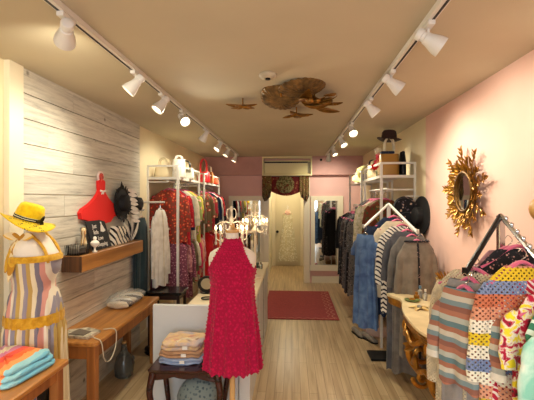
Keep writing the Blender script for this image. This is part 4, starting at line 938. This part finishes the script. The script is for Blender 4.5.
# on the long table
t = thing('small_purse', 'grey folded purse with thin strap hanging off long table', 'purse', (-1.48, 2.64, .641))
MB().prism([(-1.60, 2.58, .641), (-1.40, 2.56, .641), (-1.38, 2.70, .641), (-1.50, 2.76, .641), (-1.62, 2.70, .641)], (0, 0, .018)).build('purse_body', plain('grey_snakeskin', (176, 168, 150), .6, var=.3, vscale=30), t, smooth=False)
MB().prism([(-1.56, 2.60, .659), (-1.44, 2.58, .659), (-1.43, 2.66, .659), (-1.54, 2.70, .659)], (0, 0, .006)).build('purse_flap', plain('dark_flap', (110, 100, 88), .6), t, smooth=False)
MB().tube(curve_pts([(-1.42, 2.60, .66), (-1.35, 2.56, .652), (-1.30, 2.55, .63), (-1.285, 2.57, .50), (-1.285, 2.66, .47), (-1.287, 2.74, .54), (-1.30, 2.76, .645), (-1.38, 2.74, .652)], 6), .004, 8).build('strap', plain('pale_strap', (190, 178, 154), .6), t)
t = thing('bagged_scarves', 'clear bag of rolled cream and brown scarves on the far end of the long table', 'bag', (-1.52, 3.5, .641))
ba = MB()
def blob(c, s, sd, n=18, m=10, amp=.12):
    r = random.Random(sd); ph = [r.uniform(0, 6) for _ in range(6)]; R = []
    for i in range(m + 1):
        a = PI * (i + .15) / (m + .3)
        R.append([V(c) + V((s[0] * math.sin(a) * math.cos(2 * PI * k / n), s[1] * math.sin(a) * math.sin(2 * PI * k / n), -s[2] * math.cos(a))) * (1) * 1.0 + V((0, 0, 0)) if False else
                  V(c) + V((s[0] * math.sin(a) * math.cos(2 * PI * k / n), s[1] * math.sin(a) * math.sin(2 * PI * k / n), -s[2] * math.cos(a))) * (1 + amp * math.sin(3 * 2 * PI * k / n + ph[0] + a * 3) * math.sin(a) + amp * .6 * math.sin(7 * 2 * PI * k / n + ph[1] + a * 5) * math.sin(a)) for k in range(n)])
    return R
for k in range(7):
    y = 3.30 + k * .06
    MB().loft(blob((-1.53 + .02 * math.sin(k * 2), y, .675), (.10, .028, .032), k)).build('rolled_scarf', [CLOTH['cream'], CLOTH['brownprint'], CLOTH['white']][k % 3], t, smooth=180)
PLA = plain('clear_crinkled_film', (240, 240, 236), .12, bump=.8, bscale=30)
PLA.node_tree.nodes['Principled BSDF'].inputs['Alpha'].default_value = .28
MB().loft(blob((-1.53, 3.48, .70), (.14, .26, .058), 22, 36, 14, .06)).build('plastic_film', PLA, t, smooth=180)
# under the long table
def shoe(label, c, a, m, group):
    t = thing('shoe', label, 'shoe', c, group); o = V(c); M_ = Matrix.Rotation(a, 3, 'Z')
    R = []; n = 16
    for y, w, h in ((-.12, .02, .01), (-.11, .034, .02), (-.06, .042, .035), (0, .034, .045), (.06, .030, .055), (.11, .032, .06), (.125, .02, .055)):
        R.append([o + M_ @ V((w * math.cos(2 * PI * k / n), y, .012 + h * .5 + h * .5 * math.sin(2 * PI * k / n))) for k in range(n)])
    MB().loft(R).build('upper', m, t, smooth=180)
    R = [[o + M_ @ V((w * s, y, z)) for z in (0, .012) for s in ((-1, 1) if z == 0 else (1, -1))] for y, w in ((-.125, .02), (-.08, .042), (0, .034), (.08, .034), (.128, .022))]
    MB().loft(R).build('sole', BLACKMETAL, t, smooth=False)
HP = plain('pink_shoe_leather', (206, 110, 130), .5)
shoe('pink flat shoe on floor under far end of the long table', (-1.30, 3.95, 0), 1.2, HP, 'shoes under the long table')
shoe('second pink flat shoe nearer the white counter', (-1.16, 3.86, 0), 1.5, HP, 'shoes under the long table')
shoe('black shoe on floor behind the long table leg', (-1.43, 3.88, 0), .9, BLACKMETAL, 'shoes under the long table')
shoe('grey flat shoe against board wall under the long table', (-1.55, 3.6, 0), .3, CLOTH['slate'], 'shoes under the long table')
t = thing('glass_demijohn', 'dim glass bottle standing on floor beneath the long table', 'bottle', (-1.52, 3.40, 0))
MB().lathe([(.06, .002), (.08, .02), (.085, .1), (.07, .18), (.03, .23), (.022, .29), (.028, .30)], (-1.52, 3.40, 0)).build('bottle_body', plain('smoky_glass', (120, 120, 112), .1, trans=.6), t)
MB().lathe([(.02, .29), (.02, .32), (.001, .321)], (-1.52, 3.40, 0)).build('stopper', FORMW, t)
# small black table by the left rack
t = table('small black side table below the hanging mauve print dress', -1.55, -1.17, 3.98, 4.30, .62, leg=.03, mt=plain('black_lacquer', (22, 20, 20), .25), ml=plain('dark_brown_lacquer', (46, 26, 20), .35), r=.03, apron=.05, name='lacquer_table')

# ------------------------------------------------------------------ mahogany stool table with sweaters
MAH = wood('dark_mahogany', (40, 16, 12), (64, 26, 18), .22, 'X')
sx0, sx1, sy0, sy1, szt = -.965, -.455, 2.48, 2.86, .475
t = thing('mahogany_table', 'small dark mahogany table with curved legs under folded sweaters', 'table', ((sx0 + sx1) / 2, (sy0 + sy1) / 2, 0))
n = 60
def oct_(z, k):
    pts = []; cx, cy = (sx0 + sx1) / 2, (sy0 + sy1) / 2; hx_, hy_ = (sx1 - sx0) / 2 - k, (sy1 - sy0) / 2 - k
    for j in range(n):
        a = 2 * PI * j / n; c, s = math.cos(a), math.sin(a); e = .22
        pts.append(V((cx + hx_ * abs(c) ** e * (1 if c > 0 else -1) * (1 - .02 * math.cos(4 * a)), cy + hy_ * abs(s) ** e * (1 if s > 0 else -1), z)))
    return pts
MB().loft([oct_(szt - .022, .012), oct_(szt - .016, .002), oct_(szt - .008, 0), oct_(szt, .008)]).build('tabletop', MAH, t, smooth=30)
def scallop(p0, p1, nrm):
    p0, p1 = V(p0), V(p1); top = []; bot = []
    for i in range(33):
        u = i / 32; p = p0 + (p1 - p0) * u; dz = .028 + .014 * abs(math.sin(u * PI * 3)) + .03 * (abs(2 * u - 1) ** 4)
        top.append(p + V((0, 0, szt - .022))); bot.append(p + V((0, 0, szt - .022 - dz)))
    b = MB(); nv = V(nrm) * .014
    b.loft([[a, c, c + nv, a + nv] for a, c in zip(top, bot)]); return b
i_ = .03
b = scallop((sx0 + i_, sy0 + i_, 0), (sx1 - i_, sy0 + i_, 0), (0, 1, 0)); b2 = scallop((sx0 + i_, sy1 - i_, 0), (sx1 - i_, sy1 - i_, 0), (0, -1, 0)); b3 = scallop((sx0 + i_, sy0 + i_, 0), (sx0 + i_, sy1 - i_, 0), (1, 0, 0)); b4 = scallop((sx1 - i_, sy0 + i_, 0), (sx1 - i_, sy1 - i_, 0), (-1, 0, 0))
for o2 in (b2, b3, b4): b.add(o2.v, o2.f)
b.build('scalloped_apron', MAH, t, smooth=False)
for ax_, ay in ((0, 0), (1, 0), (0, 1), (1, 1)):
    x = sx0 + .04 if ax_ == 0 else sx1 - .04; y = sy0 + .04 if ay == 0 else sy1 - .04; s = -1 if ax_ == 0 else 1; u = -1 if ay == 0 else 1
    P = curve_pts([(x, y, szt - .022), (x + s * .012, y + u * .008, szt - .08), (x + s * .022, y + u * .012, szt - .16), (x + s * .006, y, szt - .28), (x - s * .006, y, .09), (x + s * .008, y + u * .008, .035), (x + s * .02, y + u * .012, 0.012)], 5)
    m = len(P); MB().tube(P, [.026 - .013 * (k / m) if k / m < .85 else .013 + .008 * (k / m - .85) * 6 for k in range(m)], 10).build('leg', MAH, t)
SW1 = fabric('soft_pastel_knit', 'mottle', [(196, 146, 132), (214, 186, 136), (206, 176, 150), (176, 166, 172)], 9, bump=.6)
SW2 = fabric('tan_ribbed_knit', 'mottle', [(176, 132, 96), (196, 156, 120)], 14, bump=.6)
SW3 = fabric('pale_blue_knit', 'mottle', [(140, 158, 190), (170, 182, 204)], 14, bump=.6)
zc = szt + .001
for i, (nm, m, h, w) in enumerate((('pale blue folded sweater at bottom of stack on mahogany table', SW3, .044, 0), ('tan folded sweater in middle of stack on mahogany table', SW2, .046, .0), ('pastel marbled folded sweater on top of stack', SW1, .052, .012))):
    t = thing('folded_sweater', nm, 'sweater', (-.80, 2.69, zc), 'folded sweaters on the mahogany table')
    R = []; n = 44; cx, cy = -.772, 2.70; hx_ = .155 - w; hy_ = .13
    for half in (0, 1):
        zz0 = zc + half * h / 2; R = []
        for rr_, z_ in ((.90, 0.0005), (.97, .16), (1, .5), (.97, .84), (.9, 1), (.5, 1.1), (.02, 1.1)):
            R.append([V((cx + hx_ * rr_ * abs(math.cos(2 * PI * k / n)) ** .45 * (1 if math.cos(2 * PI * k / n) > 0 else -1) + .008 * half, cy + hy_ * rr_ * abs(math.sin(2 * PI * k / n)) ** .45 * (1 if math.sin(2 * PI * k / n) > 0 else -1), zz0 + z_ * h * .48 + .005 * math.sin(k * .9 + i + half))) for k in range(n)])
        MB().loft(R).build('knit_fold', m, t, smooth=180)
    MB().box((cx + .01 + .01 * i, cy - hy_ - .006, zc + h * .3), (cx + .045 + .01 * i, cy - hy_ - .002, zc + h * .75)).build('label_tag', WHITEPLASTIC, t, smooth=False)
    if i == 2: MB().tube(curve_pts([(cx - .02, cy - .10, zc + h * 1.05), (cx + .03, cy - .04, zc + h * 1.12), (cx + .08, cy - .06, zc + h * 1.08), (cx + .11, cy - .01, zc + h * 1.06)], 5), .007, 8).build('drawstring', CLOTH['cream'], t)
    zc += h * 1.04
tt = MB().loft(blob((-.66, 2.68, .21), (.15, .11, .15), 3, 28, 12, .04)).build('scatter_cushion', fabric('grey_teal_brocade', 'floral', [(70, 84, 88), (92, 106, 108), (124, 134, 130)], 40), None, smooth=180)
tag(tt, 'grey teal brocade cushion stored under the mahogany table', 'cushion')
tag(MB().box((-.86, 2.58, 0), (-.47, 2.78, .06), .01).build('storage_box', plain('pale_grey_card', (170, 172, 170), .8), smooth=False), 'flat pale box on floor beneath the brocade cushion', 'box')

# ------------------------------------------------------------------ gilded console on the right
GILT = plain('antique_gilt', (176, 122, 44), .35, .7, bump=.3, bscale=40, var=.2, vscale=14)
MARB = plain('cream_marble', (232, 212, 168), .2, var=.06, vscale=7)
t = thing('gilded_console', 'gilded wall console with cream serpentine marble top', 'table', (1.1, 2.85, 0))
edge = curve_pts([(1.31, 3.37, 0), (.86, 3.38, 0), (.825, 3.34, 0), (.87, 3.22, 0), (.865, 3.10, 0), (.815, 2.92, 0), (.785, 2.70, 0), (.78, 2.45, 0), (.82, 2.31, 0), (.90, 2.27, 0), (1.31, 2.27, 0)], 5)
cen = V((1.15, 2.82, 0))
def er(z, k): return [V((cen.x + (p.x - cen.x) * k if p.x < 1.3 else p.x, cen.y + (p.y - cen.y) * k, z)) for p in edge]
MB().loft([er(.775, .985), er(.78, 1), er(.795, 1), er(.80, .99)]).build('marble_top', MARB, t, smooth=30)
MB().loft([er(.715, .93), er(.73, .975), er(.75, .965), er(.765, .99), er(.775, .985)]).build('gilt_apron', GILT, t, smooth=30)
def spiral(c, r, a0, turns, rad, plane, n=26):
    P = []
    for k in range(n):
        u = k / (n - 1); a = a0 + turns * 2 * PI * u; q = r * (1 - .8 * u); P.append(V(c) + plane[0] * q * math.cos(a) + plane[1] * q * math.sin(a))
    return P
for yb in (2.52, 3.0):
    p0, p1 = V((1, .1, 0)).normalized(), V((0, 0, 1))
    P = curve_pts([(.90, yb, .72), (.87, yb, .64), (.93, yb + .02, .56), (.90, yb + .03, .46), (.92, yb + .03, .36), (1.02, yb + .02, .24), (1.16, yb, .12), (1.27, yb, .02)], 6)
    leg = MB().tube(P, [.034 - .012 * k / len(P) for k in range(len(P))], 10, flat=.8).build('scroll_leg', GILT, t)
    b = MB()
    b.tube(spiral((.96, yb - .01, .60), .07, PI, 1.4, 1, (p0, p1)), .016, 8)
    b.tube(spiral((.98, yb - .01, .43), .085, PI * .5, -1.4, 1, (p0, p1)), .018, 8)
    b.tube(spiral((.99, yb - .01, .25), .08, PI, 1.3, 1, (p0, p1)), .016, 8)
    for k in range(5):
        a = k * .6 + 1.2; leaf(b, (.93, yb - .02, .50), (math.cos(a), -.2, math.sin(a)), (0, -1, 0), .09, .02, .2)
    b.build('scroll_ornament', GILT, leg)
b = MB()
b.tube(curve_pts([(.92, 2.52, .36), (.90, 2.64, .44), (.88, 2.76, .40), (.90, 2.88, .44), (.92, 3.0, .36)], 6), .02, 8)
b.tube(curve_pts([(.86, 2.55, .69), (.82, 2.68, .62), (.82, 2.80, .66), (.84, 2.92, .61), (.88, 3.0, .69)], 6), .018, 8)
b.build('carved_garland', GILT, t)
def bottle(label, x, y, h, r, m, capm, name='perfume_bottle'):
    t = thing(name, label, 'bottle', (x, y, .8), 'bottles on the gilded console')
    MB().lathe([(r * .9, .001), (r, .006), (r, h * .6), (r * .5, h * .7), (r * .4, h * .78)], (x, y, .8)).build('glass_body', m, t)
    MB().lathe([(r * .5, h * .78), (r * .55, h * .82), (r * .55, h), (.001, h * 1.01)], (x, y, .8)).build('cap', capm, t)
AMB = plain('amber_glass', (196, 130, 40), .1, trans=.5); CLG = plain('clear_glass', (225, 232, 232), .05, trans=.7)
bottle('clear perfume bottle with blue cap on gilded console', 1.045, 3.22, .10, .020, CLG, plain('blue_cap', (90, 130, 160), .4))
bottle('short amber perfume bottle on gilded console', 1.0, 3.17, .06, .022, AMB, GILT)
bottle('slim white capped bottle on gilded console', 1.06, 3.14, .09, .015, CLG, WHITEPLASTIC)
bottle('amber perfume bottle with white cap beside gold vase on gilded console', 1.07, 2.98, .085, .018, AMB, WHITEPLASTIC)
t = thing('jewellery_tray', 'green and gold trinket dish holding rings on gilded console', 'tray', (.95, 3.05, .8))
MB().lathe([(.03, .001), (.055, .006), (.06, .012), (.052, .010), (.001, .006)], (.95, 3.12, .8)).build('dish', plain('green_gold_enamel', (96, 110, 60), .35, var=.4, vscale=40), t)
MB().tube([V((.95 + .02 * math.cos(u), 3.12 + .02 * math.sin(u), .816)) for u in [2 * PI * k / 14 for k in range(14)]], .004, 6, closed=True).build('ring', GILT, t)
t = thing('starfish_brooch', 'pale gold starfish ornament lying on gilded console', 'ornament', (.935, 2.90, .8))
b = MB()
for k in range(5): leaf(b, (.935, 2.90, .812), (math.cos(k * 1.257 + .3), math.sin(k * 1.257 + .3), .02), (0, 0, 1), .075, .018, .12)
b.build('starfish_arms', plain('pale_gold', (206, 176, 110), .45, .3, bump=.5, bscale=90), t)
MB().sphere((.935, 2.90, .815), .018, 10, (1, 1, .7)).build('centre_stone', CLG, t)
t = thing('gold_vase', 'mottled gold vase on the gilded console', 'vase', (1.10, 2.86, .8))
MB().lathe([(.035, .001), (.038, .01), (.03, .02), (.05, .06), (.062, .12), (.06, .18), (.05, .215), (.06, .235), (.055, .235), (.045, .22)], (1.10, 2.86, .8), n=28).build('vase_body', plain('mottled_gold', (190, 160, 90), .4, .5, bump=.5, bscale=40, var=.3, vscale=20), t)
b = MB(); r = random.Random(6)
for k in range(12): a = k * .52; leaf(b, (1.10 + .03 * math.cos(a), 2.86 + .03 * math.sin(a), 1.02), (math.cos(a) * .4, math.sin(a) * .4, 1), (1, 0, 0), .06, .012, .2)
b.build('gold_foliage', GILT, t)

# ------------------------------------------------------------------ sunburst mirror
t = thing('sunburst_mirror', 'gold leaf sunburst mirror on the pink wall', 'mirror', (XR, 3.02, 1.665))
c = V((XR - .03, 2.99, 1.66)); SG = plain('sunburst_gold', (166, 116, 40), .32, .8, bump=.3, bscale=60, var=.25, vscale=30)
MB().tube([c + V((-.01, .138 * math.cos(u), .148 * math.sin(u))) for u in [2 * PI * k / 40 for k in range(40)]], .016, 10, closed=True).build('ring', plain('dark_gold_rim', (96, 66, 26), .4, .8), t)
MB().lathe([(.138, 0), (.138, .006), (.001, .007)], c, (-1, 0, 0), 40).build('mirror_glass', MIRR, t)
MB().lathe([(.14, -.026), (.14, 0)], c, (-1, 0, 0), 30).build('backing', SG, t)
r = random.Random(12); NS = 18
for k in range(NS):
    a = 2 * PI * k / NS + .09; d = V((0, math.cos(a), math.sin(a))); s = V((0, -math.sin(a), math.cos(a))); Ls = (.37 if k % 2 == 0 else .28) * r.uniform(.94, 1.04)
    b = MB(); b.tube([c + d * .14, c + d * Ls * .93 + V((-.02, 0, 0))], [.006, .003], 6)
    m = 6
    for j in range(m):
        q = .17 + (Ls - .19) * j / (m - 1); w = .075 * (1 - .45 * j / m)
        for sg in (-1, 1):
            leaf(b, c + d * (q - .02) + V((-.012, 0, 0)), d * .8 + s * sg * .62 + V((-.35 if (j + k) % 2 else -.1, 0, 0)), (-1, 0, 0), w, w * .17, -.15, n=4)
    leaf(b, c + d * (Ls - .05) + V((-.015, 0, 0)), d, (-1, 0, 0), .06, .014, 0, n=4)
    b.build('leaf_spray', SG, t)
# round wooden wall knob at right
t = thing('hat_block', 'round golden wooden ball on a wall peg at right edge', 'wall ornament', (XR, 2.06, 1.56))
MB().sphere((XR - .09, 1.97, 1.555), .07, 24).build('ball', wood('golden_wood_ball', (170, 120, 56), (200, 152, 84), .4, 'Z'), t)
MB().tube([(XR, 1.97, 1.555), (XR - .03, 1.97, 1.555)], .015).build('peg', GILT, t)
# black hats hung on right wall
t = thing('wide_brim_hat', 'large black wide-brimmed hat hung flat on the right wall', 'hat', (XR - .02, 3.98, 1.45))
M2 = V((-1, -.12, .05)).normalized()
MB().lathe([(.195, 0), (.20, .006), (.195, .012), (.09, .02), (.085, .07), (.06, .085), (.001, .088)], (XR - .02, 4.0, 1.44), M2, 36).build('felt', BF, t)
t = thing('beaded_bag', 'round black flower-beaded bag hung left of wide black hat', 'bag', (XR - .3, 4.15, 1.5))
BB = fabric('black_beaded_floral', 'floral', [(196, 160, 130), (90, 80, 90), (20, 18, 24), (20, 18, 24)], 26)
MB().lathe([(.02, -.05), (.10, -.04), (.12, 0), (.10, .04), (.02, .05)], (XR - .15, 4.12, 1.52), (-.4, -1, 0), 28).build('pouch', BB, t)
MB().lathe([(.02, -.04), (.07, -.03), (.085, 0), (.07, .03), (.02, .04)], (XR - .14, 4.08, 1.40), (-.4, -1, 0), 24).build('lower_pouch', BB, t)
MB().tube([(XR, 4.12, 1.64), (XR - .15, 4.12, 1.64), (XR - .15, 4.12, 1.62)], .006, 8).build('peg', WHITE, t)

# ------------------------------------------------------------------ bags and hats on top shelves
def tote(label, c, w, d, h, m, hm, hh=.1, name='handbag', rot=0, taper=.85, cat='bag', flap=None):
    t = thing(name, label, cat, c, 'bags on the rack shelves'); o = V(c); t.rotation_euler[2] = rot
    R = []; n = 28
    for z, k in ((0, .9), (.04 * h, .98), (.3 * h, 1), (.7 * h, (1 + taper) / 2), (h * .97, taper), (h, taper * .96)):
        R.append([o + V((w / 2 * k * abs(math.cos(2 * PI * j / n)) ** .5 * (1 if math.cos(2 * PI * j / n) > 0 else -1), d / 2 * (k if z < .9 * h else .55) * abs(math.sin(2 * PI * j / n)) ** .6 * (1 if math.sin(2 * PI * j / n) > 0 else -1), z)) for j in range(n)])
    MB().loft(R).build('bag_body', m, t, smooth=60)
    for s in (-1, 1):
        MB().tube(curve_pts([o + V((-w * .25, s * d * .18, h * .94)), o + V((-w * .22, s * d * .2, h + hh * .7)), o + V((0, s * d * .2, h + hh)), o + V((w * .22, s * d * .2, h + hh * .7)), o + V((w * .25, s * d * .18, h * .94))], 5), .008, 8).build('handle', hm, t)
    if flap: MB().box((o.x - w * .4, o.y - d * .52, o.z + h * .55), (o.x + w * .4, o.y - d * .4, o.z + h * .95), .01).build('flap', flap, t)
    return t
ZB = 1.87
CRB = plain('cream_leather', (224, 206, 168), .5, var=.05)
tote('tan cream tote bag on left rack shelf nearest the wall', (-1.55, 4.60, ZB), .24, .14, .14, CRB, CRB, .10)
tote('white appliqué flower bag on left rack shelf near front post', (-1.36, 4.56, ZB), .15, .13, .22, fabric('white_ruffled_cloth', 'mottle', [(214, 204, 186), (240, 234, 220)], 24, bump=.9), CLOTH['white'], .04, taper=1.0)
tote('white handbag with dark trim on near left rack shelf', (-1.38, 4.95, ZB), .2, .14, .15, CLOTH['white'], BLACKMETAL, .09, flap=CLOTH['sage'])
tote('cream boxy bag at middle of near left rack shelf', (-1.48, 5.2, ZB), .2, .14, .2, CRB, CRB, .06)
tote('bright red bag with tall handle on far left rack shelf', (-1.38, 5.95, ZB), .2, .16, .17, plain('red_leather', (206, 34, 40), .35), plain('red_leather', (206, 34, 40), .35), .2)
tote('orange pineapple-shaped bag on far left rack shelf', (-1.38, 6.3, ZB), .17, .15, .19, fabric('orange_woven', 'mottle', [(222, 120, 50), (236, 160, 90)], 40), CLOTH['cream'], .1)
tote('coral red small bag at far end of far left rack shelf', (-1.38, 6.65, ZB), .2, .14, .10, CLOTH['orange'], CLOTH['orange'], .05)
# right shelf
tote('tall mustard tote with navy top under the brown hat', (1.10, 4.45, ZB), .21, .15, .25, plain('mustard_leather', (172, 124, 52), .5), CLOTH['cream'], .19, taper=1.0)
tag(MB().box((1.00, 4.40, ZB + .251), (1.15, 4.47, ZB + .28), .008).build('purse_roll', CLOTH['navy'], None), 'navy roll lying on top of the mustard tote', 'purse') 
tote('black slim bag beside the mustard tote', (1.24, 4.42, ZB), .06, .13, .24, BLACKMETAL, BLACKMETAL, .03, taper=.9)
tote('off-white round bag on right rack shelf', (1.06, 4.95, ZB), .22, .18, .17, CRB, CRB, .06)
tote('navy box bag at far end of right shelves', (1.05, 5.50, ZB), .16, .14, .09, CLOTH['navy'], CLOTH['navy'], .03)
tote('dark red small handbag behind the off-white bag', (1.05, 5.12, ZB), .14, .1, .2, plain('dark_red_leather', (120, 30, 34), .4), BLACKMETAL, .05)
BRN = plain('dark_brown_felt', (52, 26, 22), .85)
t = thing('felt_hat', 'dark brown felt hat perched on handles of the mustard tote', 'hat', (1.10, 4.45, 2.30)); o = V((1.10, 4.45, 2.30)); n = 36
def hr(r, z, w=0): return [o + V((math.cos(2 * PI * k / n) * r, math.sin(2 * PI * k / n) * r * .9, z + w * math.cos(2 * PI * k / n) * (-1) + w * .8 * math.cos(2 * 2 * PI * k / n))) for k in range(n)]
MB().loft([hr(.085, .0), hr(.084, .03), hr(.078, .07), hr(.06, .09), hr(.03, .085), hr(.002, .08)], False, True).build('crown', BRN, t, smooth=180)
MB().loft([hr(.084, 0), hr(.11, -.006, .006), hr(.135, -.012, .014), hr(.133, -.017, .014), hr(.10, -.012, .004), hr(.082, -.006)], False, False).build('brim', BRN, t, smooth=180)
t = thing('straw_hat', 'pale yellow straw sun hat tilted on far right rack shelf', 'hat', (1.04, 5.62, 1.97)); t.rotation_euler = (.5, -.5, 0); o = V((1.04, 5.62, 1.97))
STRAW = fabric('pale_yellow_straw', 'mottle', [(226, 206, 110), (240, 228, 160)], 30)
MB().loft([hr(.10, .0), hr(.095, .06), hr(.08, .10), hr(.04, .12), hr(.002, .12)], False, True).build('crown', STRAW, t, smooth=180)
MB().loft([hr(.10, 0), hr(.14, -.01), hr(.19, -.02, .01), hr(.188, -.024, .01), hr(.1, -.006)], False, False).build('brim', STRAW, t, smooth=180)
t = thing('flower_spray', 'pink and red silk flowers on top of right rack shelf', 'flowers', (1.0, 4.62, ZB))
b = MB(); r = random.Random(3)
MB().tube([(1.0, 4.62, ZB), (1.0, 4.62, 2.15)], .006).build('stem', plain('green_stem', (60, 84, 50), .6), t)
for k, (dx, dz, m) in enumerate(((0, .17, 'hotpink'), (.02, .24, 'hotpink'), (-.03, .12, 'red'), (.01, .30, 'cream'), (.03, .19, 'peach'))):
    b = MB()
    for j in range(7): a = j * .9; leaf(b, (1.0 + dx, 4.60, ZB + dz), (math.cos(a), -.5, math.sin(a)), (0, -1, 0), .045, .018, .3)
    b.build('blossom', CLOTH[m], t)

# small boxes and shoes below the right racks
tag(MB().box((.86, 4.55, 0), (1.1, 4.8, .12), .005).build('shoe_box', plain('pale_pink_card', (206, 176, 160), .8), smooth=False), 'pale pink shoe box on floor beneath near right rack', 'box')
tag(MB().box((.84, 5.0, 0), (1.1, 5.28, .10), .005).build('shoe_box', plain('kraft_card', (150, 118, 86), .8), smooth=False), 'brown shoe box on floor beneath far right rack', 'box')
shoe('taupe shoe on floor beside the pale pink box', (.78, 4.62, 0), .3, CLOTH['greyknit'], 'shoes under the right racks')
shoe('second taupe shoe nearer the wall by pink box', (.88, 4.45, 0), .5, CLOTH['greyknit'], 'shoes under the right racks')

# ------------------------------------------------------------------ light and camera
t = thing('added_ceiling_lamp', 'added unseen ceiling lamp that brightens the space behind the doorway', 'lamp', (-.1, 8.6, 2.3))  # out of view, added to brighten the vestibule and its door
MB().lathe([(.11, 0), (.11, -.02), (.09, -.05), (.001, -.06)], (-.1, 8.6, 2.3)).build('glass_shade', plain('lit_shade', (255, 226, 170), .4, emit=6), t)
ld = bpy.data.lights.new('vestibule_fill_glow', 'POINT'); ld.energy = 17; ld.color = (1, .93, .72); ld.shadow_soft_size = .12
lo = bpy.data.objects.new('vestibule_fill_glow', ld); C.objects.link(lo); lo.parent = t; lo.location = (0, 0, -.16)
w = bpy.data.worlds.new('world'); sc.world = w; w.use_nodes = True
bg = w.node_tree.nodes['Background']; bg.inputs[0].default_value = (.72, .86, 1, 1); bg.inputs[1].default_value = 1.5
ad = bpy.data.lights.new('window_daylight', 'AREA'); ad.shape = 'RECTANGLE'; ad.size = 2.5; ad.size_y = 1.7; ad.energy = 55; ad.color = (.80, .90, 1)
ao = bpy.data.objects.new('window_daylight', ad); C.objects.link(ao); ao.location = (-.17, YF - .25, 1.4); ao.rotation_euler = (PI / 2, 0, 0)
cam = bpy.data.cameras.new('camera'); co = bpy.data.objects.new('camera', cam); C.objects.link(co)
co.location = (0, 0, 1.6); co.rotation_euler = (PI / 2, 0, math.atan(25 / 385)); cam.sensor_width = 36; cam.lens = 36 * 385 / 534; cam.clip_start = .05
sc.camera = co
sc.view_settings.view_transform = 'Standard'; sc.view_settings.look = 'None'; sc.view_settings.gamma = 1; sc.view_settings.use_curve_mapping = False
sc.view_settings.exposure = .18
sc.cycles.max_bounces = 8; sc.cycles.diffuse_bounces = 5; sc.cycles.transparent_max_bounces = 12; sc.cycles.sample_clamp_indirect = 6
sc.cycles.caustics_reflective = False; sc.cycles.caustics_refractive = False
